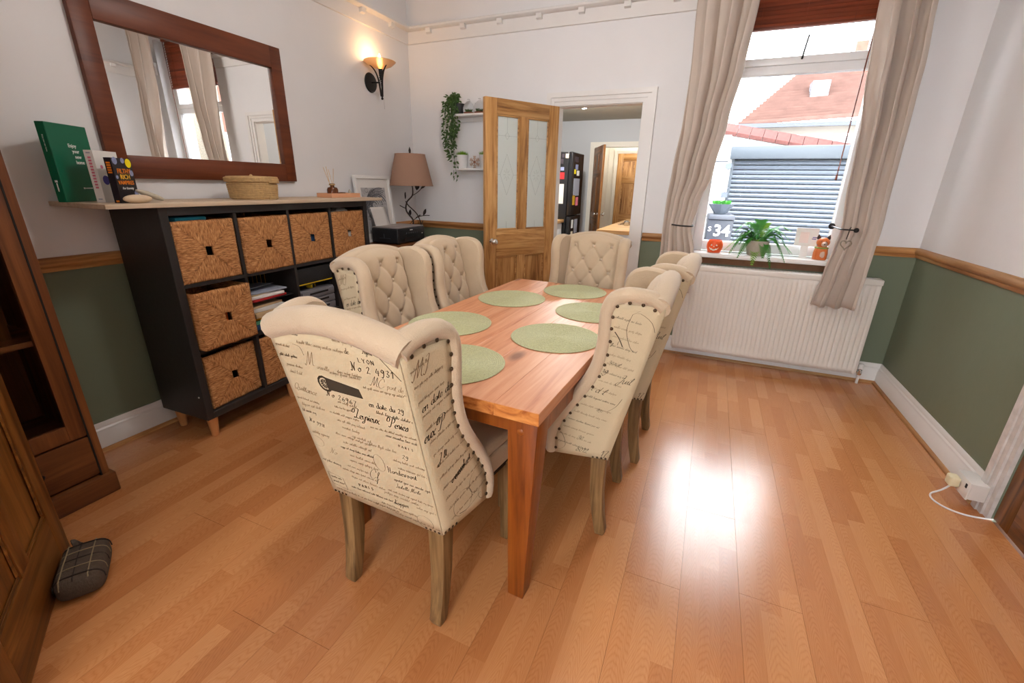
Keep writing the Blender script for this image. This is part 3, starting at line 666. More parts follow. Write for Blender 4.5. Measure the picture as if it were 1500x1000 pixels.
# ================================================================== CHAIRS
GL = {
 'a': ([[(.9,.8),(.5,1),(.1,.6),(.2,.1),(.55,.1),(.9,.9),(.85,.2),(1.1,.15)]], 1.05), 'b': ([[(0,.3),(.4,1.5),(.3,2),(.15,1.5),(.15,.2),(.5,0),(.8,.5),(.5,.9)]], .9),
 'c': ([[(.8,.8),(.5,1),(.1,.5),(.4,0),(.9,.3)]], .85), 'd': ([[(.8,.8),(.4,1),(.1,.5),(.4,0),(.8,.5),(.9,2),(.85,.2),(1.1,.15)]], 1.05),
 'e': ([[(.05,.4),(.6,.6),(.6,.95),(.3,.95),(.1,.4),(.4,0),(.9,.3)]], .82), 'f': ([[(.1,.3),(.6,1.6),(.5,2),(.35,1.5),(.3,-.8),(.2,-1),(.45,.1),(.8,.4)]], .7),
 'g': ([[(.8,.8),(.4,1),(.1,.5),(.4,.05),(.8,.8),(.75,-.7),(.4,-1),(.15,-.7),(.95,.2)]], .95), 'h': ([[(0,.2),(.4,1.7),(.3,2),(.2,1.6),(.15,0)],[(.15,.4),(.5,1),(.75,.8),(.75,.2),(1,.15)]], .95),
 'i': ([[(0,.3),(.3,1),(.28,.2),(.6,.15)],[(.4,1.35),(.46,1.5)]], .55), 'j': ([[(.2,.9),(.35,1),(.3,-.6),(0,-1),(-.1,-.6),(.6,.2)]], .55),
 'l': ([[(0,.2),(.45,1.6),(.35,2),(.2,1.5),(.2,.2),(.6,.15)]], .55), 'm': ([[(0,.7),(.15,1),(.15,0)],[(.15,.6),(.45,1),(.55,.8),(.55,0)],[(.55,.6),(.85,1),(.95,.8),(.95,.15),(1.2,.15)]], 1.2),
 'n': ([[(0,.7),(.15,1),(.15,0)],[(.15,.6),(.55,1),(.7,.8),(.7,.15),(.95,.15)]], .92), 'o': ([[(.5,1),(.1,.55),(.4,0),(.8,.5),(.5,1),(1,.8)]], .92),
 'p': ([[(0,.5),(.25,1),(.15,-1)],[(.2,.7),(.55,1),(.8,.5),(.5,0),(.2,.15)]], .92), 'q': ([[(.8,.8),(.4,1),(.1,.5),(.4,0),(.8,.8),(.75,-1),(1,-.3)]], .95),
 'r': ([[(0,.5),(.2,1.05),(.5,.9),(.45,.2),(.75,.15)]], .7), 's': ([[(0,.2),(.5,1.05),(.6,.4),(.3,0),(.05,.2)],[(.5,.1),(.75,.2)]], .68),
 't': ([[(0,.3),(.35,1.7),(.25,.2),(.6,.15)],[(.05,1.15),(.6,1.2)]], .55), 'u': ([[(0,.8),(.15,1),(.15,.2),(.4,0),(.75,.8)],[(.78,1),(.75,.2),(1,.15)]], .98),
 'v': ([[(0,.9),(.15,1),(.4,0),(.75,1),(.95,.9)]], .9), 'x': ([[(0,.9),(.2,1),(.6,0),(.85,.1)],[(.85,1),(0,0)]], .9), 'y': ([[(0,.8),(.15,1),(.2,.2),(.6,.2)],[(.8,1),(.6,-.5),(.2,-1),(0,-.7),(.9,.2)]], .95),
 'z': ([[(.1,1),(.8,1),(.1,0),(.8,0)]], .9),
 '0': ([[(.5,1.6),(.1,.8),(.4,0),(.8,.7),(.5,1.6)]], .95), '1': ([[(.1,1.1),(.5,1.6),(.35,0)]], .65), '2': ([[(.1,1.2),(.5,1.6),(.75,1.2),(.05,.0),(.4,.12),(.9,.0)]], 1.0), '3': ([[(.1,1.4),(.5,1.6),(.7,1.25),(.35,.85),(.75,.5),(.4,0),(.05,.25)]], .92),
 '4': ([[(.45,1.6),(.05,.55),(.9,.6)],[(.7,1.2),(.55,-.1)]], 1.0), '6': ([[(.75,1.55),(.2,.9),(.15,.2),(.5,0),(.8,.4),(.5,.8),(.15,.4)]], .95), '7': ([[(.1,1.5),(.9,1.55),(.5,.6),(.35,-.4)]], .95), '8': ([[(.7,1.4),(.4,1.6),(.2,1.25),(.7,.5),(.4,0),(.1,.4),(.7,1.4)]], .9), '9': ([[(.75,1.3),(.4,1.6),(.1,1.1),(.5,.8),(.8,1.4),(.6,.2),(.3,-.4),(.1,-.2)]], .95),
 'L': ([[(-.5,1.9),(-.3,2.4),(.1,2.2),(-.1,1.4),(-.6,1.5),(-.4,2.3),(.4,2.6),(1.1,2.5),(.75,1.2),(.4,.1),(0,0),(0,.25),(.5,.2),(1.1,0),(1.6,.3)]], 1.5),
 'P': ([[(-.5,1.9),(-.3,2.4),(.1,2.2),(-.1,1.4),(-.6,1.5),(-.3,2.5),(.7,2.6),(1.35,2.2),(1.1,1.4),(.6,1.2)],[(.75,2.4),(.5,1),(.2,0),(-.2,.1)]], 1.4),
 'N': ([[(-.2,.2),(.1,0),(.3,1),(.3,2.1),(.1,2.2)],[(.3,2.1),(.8,.1)],[(.8,.1),(.9,1.4),(1.3,2.2)]], 1.3), 'M': ([[(-.3,.1),(0,.0),(.5,2.3),(.6,.1),(1.2,2.3),(1.2,.3),(1.5,0)]], 1.6),
 'C': ([[(1.2,1.7),(1,2.3),(.4,2),(0,.9),(.3,0),(.9,.1),(1.3,.6)]], 1.3), 'Q': ([[(1,.2),(.4,0),(0,.9),(.4,2.1),(1.1,2),(1.2,1),(.8,.2)],[(.6,.5),(1.3,-.3)]], 1.4),
 'A': ([[(-.2,.1),(.1,0),(1,2.2),(1,.2),(1.3,.1)],[(.3,.8),(1.1,.9)]], 1.25), 'J': ([[(.4,2.1),(1.1,2.2),(.8,.6),(.4,-.7),(0,-.6),(.2,0),(1,.4)]], 1.1), 'H': ([[(.1,2),(.4,2.2),(.2,0)],[(1.1,2.2),(.9,.1),(1.2,.1)],[(.1,1),(1.1,1.15)]], 1.3),
 'I': ([[(.2,2.1),(.7,2.2),(.4,0),(0,.1)]], .8), 'K': ([[(.1,2),(.4,2.2),(.15,0)],[(1.1,2.2),(.3,1.1),(.9,.1),(1.2,.1)]], 1.2), '.': ([[(.1,0),(.2,.08)]], .4), '-': ([[(.0,.5),(.6,.5)]], .8), "o'": ([], .1)}
CAPS = {'O': [[(.4,1),(0,.5),(.4,0),(.8,.5),(.4,1)]], 'Y': [[(0,1),(.35,.5),(.7,1)],[(.35,.5),(.35,0)]], 'L': [[(.1,1),(.1,0),(.6,0)]], 'N': [[(0,0),(0,1)],[(0,1),(.6,0)],[(.6,0),(.6,1)]], 'P': [[(.1,0),(.1,1),(.55,.95),(.55,.5),(.1,.45)]], 'A': [[(0,0),(.35,1),(.7,0)],[(.15,.35),(.55,.35)]], 'R': [[(.1,0),(.1,1),(.55,.95),(.5,.5),(.1,.5)],[(.3,.5),(.65,0)]], 'I': [[(.15,1),(.15,0)]], 'S': [[(.6,.9),(.3,1),(.1,.75),(.5,.35),(.3,0),(0,.1)]], 'G': [[(.6,.85),(.3,1),(0,.5),(.3,0),(.6,.15),(.6,.45),(.35,.45)]], 'E': [[(.55,1),(.1,1),(.1,0),(.55,0)],[(.1,.5),(.45,.5)]], 'T': [[(0,1),(.7,1)],[(.35,1),(.35,0)]]}
def stroke2d(out, P, wd, n=3):
    P = catmull([(p[0], p[1], 0) for p in P], n)
    for a, b in zip(P[:-1], P[1:]):
        d = b-a
        if d.length < 1e-7: continue
        t = d.normalized(); ww = wd*(.24+.72*abs(t.x*-.35+t.y*.94)**1.5)
        nn = Vector((-t.y, t.x, 0))*ww*.5; e = t*wd*.12
        out.append([(a-nn-e), (b-nn+e), (b+nn+e), (a+nn-e)])
def write(out, s, x, y, xh, wd, ang=0.0, slant=.38, caps=False, space=1.0):
    ca, sa = math.cos(ang), math.sin(ang); cx = 0.0
    for ch in s:
        if ch == ' ': cx += .8*space; continue
        if caps: g = CAPS.get(ch, []); adv = 1.0
        else:
            if ch not in GL: continue
            g, adv = GL[ch]
        for st in g:
            Q = []
            for px, py in st:
                X = (cx+px+slant*py*(0 if caps else 1))*xh; Y = py*xh
                Q.append((x+X*ca-Y*sa, y+X*sa+Y*ca))
            stroke2d(out, Q, wd, 1 if caps else 3)
        cx += adv*space
    return cx*xh
def scribble(out, rng, x, y, length, xh, wd, ang=0.0):
    cx = 0.0; ks = 'aceilmnorstuvdbhpq'
    while cx < length:
        s = ''.join(rng.choice(ks) for _ in range(rng.randint(3, 8)))
        cx += write(out, s, x+cx*math.cos(ang), y+cx*math.sin(ang), xh, wd, ang)+xh*.9
YR = lambda z: -.155*(z-.39)/.70
LV = math.hypot(.155, .70)
def back_pt(s, t, d=.0):   # s across, t up the leaning back panel
    z = .39+t*.70/LV; return Vector((s, YR(z)-.0012-d, z))
def xout(y, z): return .226+.165*max(0.0, (y-YR(z))) - .02*max(0, (y-.1))
def side_pt(sgn, y, z, d=0.0): return Vector((sgn*(xout(y, z)+.0012+d), y, z))
wing_edge = [(.250, .385), (.253, .44), (.245, .495), (.224, .55), (.190, .61), (.152, .67), (.117, .73), (.094, .79), (.082, .86), (.080, .93), (.078, .985), (.064, 1.03), (.034, 1.06), (-.010, 1.074), (-.060, 1.072), (-.105, 1.062), (-.142, 1.040)]
def offset_in(P, d):
    out = []
    for i, p in enumerate(P):
        a = Vector(P[max(i-1, 0)]+(0,)); b = Vector(P[min(i+1, len(P)-1)]+(0,)); t = (b-a).normalized(); n = Vector((-t.y, t.x, 0))
        out.append((p[0]+n.x*d, p[1]+n.y*d))
    return out
def crest(x): return 1.035+.058*max(0, math.cos(PI*x/.50))**.8
def inside(P, x, y):
    c = False; n = len(P)
    for i in range(n):
        a, b = P[i], P[i-1]
        if (a[1] > y) != (b[1] > y) and x < (b[0]-a[0])*(y-a[1])/(b[1]-a[1])+a[0]: c = not c
    return c
def make_chair():
    t = thing('wingback_chair', '', 'chair')
    # seat
    def seat_b(z0, z1, g=0.0): return [(-.205+g, .03, z0), (.205-g, .03, z0), (.235-g, .48-g, z0), (-.235+g, .48-g, z0), (-.205+g, .03, z1), (.205-g, .03, z1), (.235-g, .48-g, z1), (-.235+g, .48-g, z1)]
    MB().quad_box(seat_b(.392, .475)).build('seat', 'linen', t, bevel=.018, seg=3)
    MB().quad_box(seat_b(.470, .515, .006)).build('seat_cushion', 'linen', t, bevel=.020, seg=4)
    MB().quad_box(seat_b(.372, .392, .012)).build('seat_underside', 'underside_dark', t, smooth=0)  # plain dark slab closing the bottom of the seat
    # legs: sabre rear legs, tapered front legs
    for s in (-1, 1):
        m = MB(); zs = [.0, .02, .10, .20, .30, .40]; prof = [(-.022, .0), (-.024, 0), (-.008, 0), (.004, 0), (.008, 0), (.010, 0)]
        hw = [.018, .0225, .024, .026, .028, .030]
        rows = []
        for z, (yo, _), h in zip(zs, prof, hw):
            cx = s*.190; cy = .030+yo
            rows.append([(cx-h, cy-h, z), (cx+h, cy-h, z), (cx+h, cy+h, z), (cx-h, cy+h, z)])
        i0 = 0
        for r in rows: m.v += r
        for k in range(len(rows)-1):
            for q in range(4): m.f.append((k*4+q, k*4+(q+1) % 4, (k+1)*4+(q+1) % 4, (k+1)*4+q))
        m.f.append((3, 2, 1, 0)); n = (len(rows)-1)*4; m.f.append((n, n+1, n+2, n+3))
        m.build('leg', 'chair_leg', t, bevel=.005)
        m = MB(); cx, cy, a, b = s*.213, .452, .024, .017
        m.quad_box([(cx-b, cy-b, 0), (cx+b, cy-b, 0), (cx+b, cy+b, 0), (cx-b, cy+b, 0), (cx-a, cy-a, .38), (cx+a, cy-a, .38), (cx+a, cy+a, .38), (cx-a, cy+a, .38)])
        m.build('leg', 'chair_leg', t, bevel=.005)
    # back body
    nb = 16; m = MB(); xs = [-.222+.444*k/nb for k in range(nb+1)]
    zb = .385
    for x in xs:
        zt = crest(x)-.02
        for y, z in ((0, zb), (0, zt), (.062, zt), (.075, zb)):
            m.v.append((x, YR(z)+y, z))
    for k in range(nb):
        for q in range(4): m.f.append((k*4+q, k*4+(q+1) % 4, (k+1)*4+(q+1) % 4, (k+1)*4+q))
    m.f.append((0, 1, 2, 3)); n = nb*4; m.f.append((n+3, n+2, n+1, n))
    m.build('backrest', 'linen', t)
    # printed back panel
    m = MB(); nu = 20
    def bp(u, v):
        x = -.226+.452*u; z0, z1 = .385, crest(x)-.042
        z = z0+(z1-z0)*v; return (x, YR(z)-.001, z)
    pan = m.grid(bp, nu, 12).build('back_panel', 'print_linen', t, solid=.002)
    # padded crest roll
    P = [(-.228+.456*k/24, 0, 0) for k in range(25)]
    pts = [(p[0], YR(crest(p[0])-.034)+.026, crest(p[0])-.034) for p in P]
    MB().tube(pts, [.039]*25, 14, up=(0, 1, 0), flat=1.05).build('crest_roll', 'linen', t, smooth=60)
    # tufted inner back
    dx, dz, zt0 = .128, .087, 1.005
    xin = .176
    def tuft(u, v):
        x = -xin+2*xin*u; z = .47+(crest(x*1.12)-.01-.47)*v
        a = x/dx+(z-zt0)/(2*dz); b = x/dx-(z-zt0)/(2*dz)
        da, db = abs(a-round(a))*dx*.80, abs(b-round(b))*dx*.80; near = math.exp(-((max(da, db))/.030)**2)
        ln_ = max(math.exp(-da/.006), math.exp(-db/.006))*(.35+.65*near)
        h = .62+.38*(abs(math.sin(PI*a))*abs(math.sin(PI*b)))**.7-.42*ln_-.55*math.exp(-(math.hypot(da, db)/.016)**2)
        edge = min(1.0, (xin-abs(x))/.02)**.5*min(1, (1-v)/.06)**.5 if v < 1 else 0
        fade = 1.0 if abs(x) < .16 else max(0, 1-(abs(x)-.16)/.016)
        top = max(0.0, min(1.0, (zt0+.05-z)/.05)); hh = .024*(h*top+.80*(1-top))*edge
        return (x, YR(z)+.062+hh+.012*edge, z)
    tb = MB().grid(tuft, 56, 90).build('tufted_back', 'linen', t, smooth=0, recalc=False)
    tb.data.polygons.foreach_set('use_smooth', [True]*len(tb.data.polygons)); tb.data.flip_normals()
    bt = None
    for r in range(7):
        for x in ((-dx, 0, dx) if r % 2 == 0 else (-dx/2, dx/2)):
            z = zt0-r*dz
            if z < .48: continue
            loc = (x, YR(z)+.0755, z)
            if bt is None: bt = MB().ball((0, 0, 0), .010, 10, 6, (1, .7, 1)).build('button', 'button_linen', tb); bt.location = loc
            else: share(bt, tb, loc)
    # wings
    nails = MB()
    for s in (-1, 1):
        rear = [(YR(z), z) for z in (1.02, .9, .75, .6, .45, .385)]
        out = wing_edge+rear; inn = offset_in(wing_edge, .028)+[(YR(z)+.004, z) for z in (1.0, .9, .75, .6, .45, .39)]
        m = MB(); n = len(inn)
        inn2 = offset_in(wing_edge, .010)+inn[len(wing_edge):]
        for d, ol in ((0.0, inn), (.058, inn2)):
            for y, z in ol: m.v.append((s*(xout(y, z)-d), y, z))
        m.f += [tuple(range(n)), tuple(range(n, 2*n))[::-1]]+[(k, (k+1) % n, n+(k+1) % n, n+k) for k in range(n)]
        wing = m.build('wing', 'linen', t)
        mid = offset_in(wing_edge, .027); C3 = catmull([(s*(xout(y, z)-.022), y, z) for y, z in mid], 3)
        rad = [.027]*len(C3); rad[0] = .024; rad[-1] = .030
        MB().tube(C3, rad, 12, up=(1, 0, 0), flat=1.35).build('wing_roll', 'linen', wing, smooth=60)
        # printed side panel
        pin = offset_in(wing_edge, .046); poly = pin+[(YR(z)+.001, z) for z in (.99, .9, .8, .7, .6, .5, .39)]
        m = MB()
        cen = (.02, .62)
        vs = [tuple(side_pt(s, y, z, .001)) for y, z in poly]
        # triangulated strip between the front edge and the rear edge
        zz = [.388+(1.018-.388)*k/24 for k in range(25)]
        def yfront(z):
            best = None
            for a, b in zip(pin[:-1], pin[1:]):
                if (a[1]-z)*(b[1]-z) <= 0 and a[1] != b[1]:
                    y = a[0]+(b[0]-a[0])*(z-a[1])/(b[1]-a[1])
                    if best is None or y > best: best = y
            return best if best is not None else pin[0][0]
        def ss(u, v):
            z = zz[0]+(zz[-1]-zz[0])*u; y0 = YR(z)-.0005; y1 = max(y0+.01, yfront(z)); y = y0+(y1-y0)*v
            return side_pt(s, y, z, .001)
        sp = MB().grid(ss, 24, 6).build('side_panel', 'print_linen', t, solid=.002)
        # script on the side
        ink, pale = [], []; rng = random.Random(11+s)
        def u2p(q, s=s): return side_pt(s, q.x if s > 0 else -q.x, q.y, .0026)
        sx = 1 if s > 0 else -1
        if s > 0:
            write(ink, 'en date du', -.075, .84, .0125, .0028, .30); write(ink, 'eux P', -.07, .745, .016, .004, .30); write(pale, 'MI', -.10, .94, .020, .003, .2)
            write(ink, 'J lt', -.02, .655, .012, .003, .35); write(ink, 'Derreval', .035, .555, .012, .003, .55); write(ink, 'erevoart', .05, .56, .012, .0028, .55)
            for (cy, cz, r) in ((.155, .50, .042), (.085, .455, .042), (.19, .44, .03)):
                stroke2d(ink, [(cy+r*math.cos(a*PI/6), cz+r*1.1*math.sin(a*PI/6)) for a in range(13)], .0012)
            stroke2d(ink, [(.07, .42), (.10, .415), (.13, .422), (.17, .44)], .004)
            for k in range(13): scribble(pale, rng, -.11+.012*k, .96-.045*k, .06+.013*k, .0045, .0012, .3)
        else:   # mirrored axis: q.x runs front to rear
            stroke2d(ink, [(-.055, .985), (-.045, .955), (-.005, .90), (.012, .865)], .0035); write(ink, '931', -.065, .865, .014, .0034, -.28)
            stroke2d(ink, [(.035, .985), (.02, .93), (.035, .87), (.05, .85)], .0018); stroke2d(ink, [(.03, .90), (.0, .885), (-.005, .87)], .0018); stroke2d(ink, [(.06, 1.0), (.035, .985), (.06, .99), (.10, .96), (.115, .915)], .0016)
            write(ink, 'resist', -.03, .80, .010, .0022, -.35); write(ink, '29', -.06, .755, .013, .003, -.2); write(ink, 'Juil', .005, .725, .015, .003, -.12)
            write(ink, 'rer d l', -.11, .69, .014, .003, -.3); stroke2d(ink, [(-.02, .60), (.01, .625), (.03, .66)], .0025); write(ink, '1891', -.06, .60, .007, .0018, -.3)
            stroke2d(ink, [(-.205, .49), (-.23, .465), (-.225, .42), (-.19, .405), (-.165, .43), (-.18, .48), (-.205, .49)], .0016); write(ink, 'Bre', -.12, .47, .013, .0026, -.3); write(ink, '8012', -.125, .41, .013, .0026, -.1); write(ink, '17', -.03, .40, .016, .003, .1)
            for k in range(16):
                z0 = .97-.035*k; y1 = yfront(z0)
                scribble(pale if k % 3 else ink, rng, -y1+.01, z0, (y1-YR(z0))*.55, .0042, .0011, -.22)
        for nm, lst, mt in (('printed_script', ink, 'ink'), ('printed_script', pale, 'faded_ink')):
            m = MB()
            for q in lst:
                P4 = [Vector(p) for p in q]; ok = True
                for p in P4:
                    y = p.x*sx
                    if p.y < .392 or p.y > 1.015 or y > yfront(p.y)-.004 or y < YR(p.y)+.003: ok = False; break
                if ok: m.poly([u2p(p) for p in P4])
            if m.f: m.build(nm, mt, sp, smooth=0, recalc=False)['kind'] = 'stuff'
        # nails round the wing
        NP = catmull([(y, z, 0) for y, z in offset_in(wing_edge, .050)], 6); acc = .02; last = NP[0]
        for p in NP[1:]:
            acc += (p-last).length; last = p
            if acc > .040:
                acc = 0; c = side_pt(s, p.x, p.y, .0035); nails.ball(c, .0066, 8, 4, (.6, 1, 1))
        for k in range(4): nails.ball(side_pt(s, .008+.016*k, .392, .002), .005, 6, 4, (.6, 1, 1)); nails.ball((s*(.215-.016*k), -.002, .392), .005, 6, 4, (1, .6, 1))
    for k in range(17):
        x = -.216+.432*k/16; z = crest(x)-.052; nails.ball((x, YR(z)-.003, z), .0066, 8, 4, (1, .6, 1))
    nl = nails.build('nail_trim', 'nail_bronze', t, smooth=60); nl['kind'] = 'stuff'
    # script on the back: lettering placed as on the printed cloth
    ink, pale = [], []; rng = random.Random(5)
    write(ink, 'Leyrieux', .010, .396, .0138, .0040, .035, .30, space=.90); write(ink, 'Peries', .135, .402, .0138, .0040, .035, .30, space=.90)
    write(ink, 'en date du 29', .082, .455, .0098, .0028, .06, .1, space=1.05); write(ink, 'No 26967', -.074, .450, .0108, .0028, -.07, .15, space=1.30)
    write(ink, 'No 2 4931', .060, .566, .0125, .0030, .05, .12, space=1.35); write(ink, 'LYON', .092, .598, .0125, .0024, .02, caps=True, space=1.15); write(ink, 'Agent', .116, .628, .0068, .0020, -.05, 0)
    write(pale, 'Quittance', -.208, .440, .0115, .0026, -.06); write(pale, 'M', -.112, .545, .020, .0024, .05); write(pale, 'arseille', -.075, .540, .008, .0016, 0)
    write(ink, 'No 9918', -.200, .318, .0080, .0020, -.15, .1, space=1.2); write(ink, 'PARIS', .148, .334, .0085, .0018, .0, caps=True, space=1.3); write(ink, '29', .150, .292, .0095, .0022, -.1, .1, space=1.2)
    write(ink, 'Hardevoort', .076, .208, .0105, .0026, .08, .1, space=1.15); write(ink, 'PARIS', -.079, .082, .0115, .0030, .1, caps=True, space=1.2); write(ink, 'Isabelle Merle', .09, .150, .0080, .0017, .07)
    write(ink, 'de', .052, .615, .0085, .0020, 0, .1); write(ink, 'MC', .113, .533, .014, .0016, -.05); write(pale, 'part de gr', .165, .535, .0085, .0016, -.02); write(ink, 'Cf', -.012, .15, .019, .0022, .05)
    write(ink, 'Kapper', .06, .062, .010, .0024, .1); write(pale, 'No', -.16, .20, .012, .0018, -.1)
    stroke2d(ink, [(.142, .672), (.155, .64), (.19, .60), (.222, .565), (.226, .54), (.21, .52)], .0022, 6)
    stroke2d(ink, [(.20, .655), (.185, .635), (.20, .62)], .003, 5); stroke2d(ink, [(-.14, .605), (-.115, .60), (-.11, .575)], .0014)
    for (cx, cy, rx, ry) in ((.05, .235, .020, .034), (-.205, .235, .030, .022), (.17, .03, .03, .028)):
        stroke2d(pale if cx < 0 else ink, [(cx+rx*math.cos(a*PI/6), cy+ry*math.sin(a*PI/6)) for a in range(13)], .0014)
    stroke2d(ink, [(-.214, .095), (-.15, .088), (-.145, .035), (-.212, .042), (-.214, .095)], .0016, 1); scribble(ink, rng, -.207, .075, .045, .0045, .0014); scribble(ink, rng, -.204, .055, .045, .0045, .0014)
    lines = [(-.215, .635, .10), (-.12, .612, .15), (.02, .645, .10), (-.215, .59, .05), (-.20, .50, .05), (-.215, .555, .07), (-.20, .525, .06), (.0, .545, .09), (-.03, .535, .08), (.08, .515, .13), (.10, .437, .14), (-.06, .412, .06), (-.04, .435, .07), (-.215, .405, .09), (-.205, .38, .08), (-.215, .355, .06), (-.09, .385, .09), (-.07, .36, .08), (-.06, .335, .06), (.06, .375, .17), (.11, .360, .12), (-.03, .31, .07), (-.10, .30, .12), (.03, .30, .10), (-.08, .27, .10), (-.10, .245, .12), (.11, .268, .10), (-.07, .22, .09), (-.08, .195, .10), (-.10, .165, .08), (.09, .18, .12), (-.13, .14, .14), (-.10, .115, .14), (.05, .12, .15), (.03, .10, .12), (-.12, .06, .2), (.0, .04, .14), (-.2, .02, .22), (.05, .015, .16), (-.21, .27, .05), (-.215, .15, .06), (.12, .24, .10), (.15, .085, .07), (-.03, .02, .1)]
    for i, (x, y, l) in enumerate(lines): scribble(ink if i % 5 == 0 else pale, rng, x, y, l, rng.uniform(.0038, .0060), .0014, rng.uniform(-.03, .04))
    st = [[Vector((-.058, .516, 0)), Vector((-.058, .474, 0)), Vector((.068, .476, 0)), Vector((.062, .506, 0))]]
    for k in range(12):
        a0, a1 = k*PI/6, (k+1)*PI/6; c = Vector((-.066, .492, 0)); d = lambda a, r: c+Vector((r*math.cos(a), r*1.05*math.sin(a), 0))
        st.append([d(a0, .019), d(a1, .019), d(a1, .026), d(a0, .026)]); st.append([d(a0, .004), d(a1-.15, .004), d(a1-.15, .015), d(a0, .015)])
    stroke2d(st, [(-.076, .50), (-.070, .487), (-.060, .50)], .002); stroke2d(st, [(-.074, .483), (-.066, .479), (-.058, .484)], .002); stroke2d(st, [(-.085, .472), (-.06, .468), (-.045, .474)], .002)
    for lst, mt in ((ink, 'ink'), (pale, 'faded_ink'), (st, 'ink')):
        m = MB()
        for q in lst:
            if all(-.222 < p.x < .222 and .002 < p.y and .39+p.y*.70/LV < crest(p.x)-.05 for p in q): m.poly([back_pt(p.x, p.y, .0018) for p in q])
        if m.f: m.build('printed_stamp' if lst is st else 'printed_script', mt, pan, smooth=0, recalc=False)['kind'] = 'stuff'
    return t
ch = make_chair()
seats = [((2.003, -3.088), -.05, 'wingback chair nearest the camera, its cream back printed with French script'),
         ((2.602, -2.27), PI/2, 'nearer of the two wingback chairs on the right side of the table'),
         ((2.660, -1.685), PI/2-.02, 'farther wingback chair on the right side of the table, nearest the radiator'),
         ((2.112, -.985), PI-.06, 'wingback chair at the far table end in front of the kitchen doorway'),
         ((1.412, -2.242), -PI/2-.02, 'buttoned wingback chair on the left side of the table next to the shelf unit'),
         ((1.440, -1.686), -PI/2-.02, 'buttoned wingback chair on the left side nearest the open glazed door')]
for i, (p, rz, lb) in enumerate(seats):
    o = ch if i == 0 else copy_tree(ch)
    o.location = (p[0], p[1], 0); o.rotation_euler = (0, 0, rz); tag(o, lb, 'chair', 'cream wingback dining chairs')
# ================================================================== CUBE SHELF UNIT (left wall)
KD, KW, KH, KZ, KR = .384, 1.47, 1.132, .128, .0268
ku = thing('cube_shelf_unit', 'black-brown twelve cube shelf unit on short wooden feet against the left wall', 'shelf unit', (.067, -2.700, 0), KR)
T, t_ = .040, .018
B(0, KD, 0, T, KZ, KZ+KH).build('side_panel', 'black_brown', ku, bevel=.002, seg=1); B(0, KD, KW-T, KW, KZ, KZ+KH).build('side_panel', 'black_brown', ku, bevel=.002, seg=1)
B(0, KD, T, KW-T, KZ, KZ+T).build('bottom_panel', 'black_brown', ku, bevel=.002, seg=1); B(0, KD, T, KW-T, KZ+KH-T, KZ+KH).build('top_panel', 'black_brown', ku, bevel=.002, seg=1)
B(.002, .006, T, KW-T, KZ+T, KZ+KH-T).build('back_panel', 'black_brown', ku, smooth=0)
cw = (KW-2*T-3*t_)/4; chh = (KH-2*T-2*t_)/3
CY = [T+k*(cw+t_) for k in range(4)]; CZ = [KZ+T+k*(chh+t_) for k in range(3)]
for k in range(1, 4): B(.006, KD-.004, CY[k]-t_, CY[k], KZ+T, KZ+KH-T).build('divider', 'black_brown', ku, smooth=0)
for k in range(1, 3):
    for c in range(4): B(.006, KD-.004, CY[c], CY[c]+cw, CZ[k]-t_, CZ[k]).build('shelf', 'black_brown', ku, smooth=0)
for x, y in ((KD-.055, .055), (.055, .055), (KD-.055, .60), (.055, KW-.06), (KD-.055, KW-.06)):
    MB().lathe([(.017, 0), (.019, .004), (.030, KZ-.002), (.030, KZ)], (x, y, 0), 18).build('foot', 'pale_wood', ku, smooth=50)
MB().lathe([(.005, 0), (.005, .003)], seg=8, m=Matrix.Translation((KD-.03, -.001, KZ+.14)) @ Matrix.Rotation(PI/2, 4, 'X')).build('screw_cap', 'white_print', ku)
km = Matrix.Translation((.067, -2.700, 0)) @ Matrix.Rotation(KR, 4, 'Z')
def kpt(d, l, z): return km @ Vector((d, l, z))

# woven seagrass basket: open box, front woven in four triangles round a square hole. local: x = depth to front, y across, z up
def basket_proto():
    bw, bh, bd = cw-.016, chh-.030, .355
    root = thing('storage_basket', '', 'basket')
    rng = random.Random(2)
    hs = .021; zc = bh*.50; nu = 54
    def relief(y, z):
        dy, dzz = y/(bw/2), (z-bh/2)/(bh/2)
        c = z if abs(dy) > abs(dzz) else y+bw/2
        return abs(math.sin(c*PI/.0062))
    m = MB(); idx = {}
    for a in range(nu+1):
        for b in range(nu+1):
            y = -bw/2+bw*a/nu; z = bh*b/nu
            e = min(1, min(bw/2-abs(y), z, bh-z)/.012)
            d = -.010*(1-max(0, e))**2
            x = bd+d+.004*relief(y, z)+.0025*noise.noise((y*60, z*60, 3))
            idx[(a, b)] = len(m.v); m.v.append((x, y+.003*noise.noise((z*25, 7, 1)), z+.003*noise.noise((y*25, 1, 9))))
    for a in range(nu):
        for b in range(nu):
            y = -bw/2+bw*(a+.5)/nu; z = bh*(b+.5)/nu
            if abs(y) < hs*.85 and abs(z-zc) < hs*1.15: continue
            m.f.append((idx[(a, b)], idx[(a+1, b)], idx[(a+1, b+1)], idx[(a, b+1)]))
    m.build('front_panel', 'seagrass', root, smooth=60, solid=.006)
    def side(sy):
        def fn(u, v):
            z = bh*v; return (bd*u-.004*0, sy*(bw/2-.002+.003*abs(math.sin(z*PI/.0075))*.6), z)
        return MB().grid(fn, 4, 60)
    for sy in (-1, 1): side(sy).build('side_panel', 'seagrass', root, solid=.006)
    MB().grid(lambda u, v: (.004, -bw/2+bw*u, bh*v), 4, 30).build('rear_panel', 'seagrass', root, solid=.006)
    B(.006, bd-.006, -bw/2+.006, bw/2-.006, .003, .010).build('bottom_panel', 'seagrass', root)
    B(bd-.115, bd-.113, -.09, .09, zc-.09, zc+.09).build('hole_shade', 'hole_dark', root, smooth=0)  # dark sheet standing in for the shade inside the basket
    return root
bk = basket_proto(); first_b = True
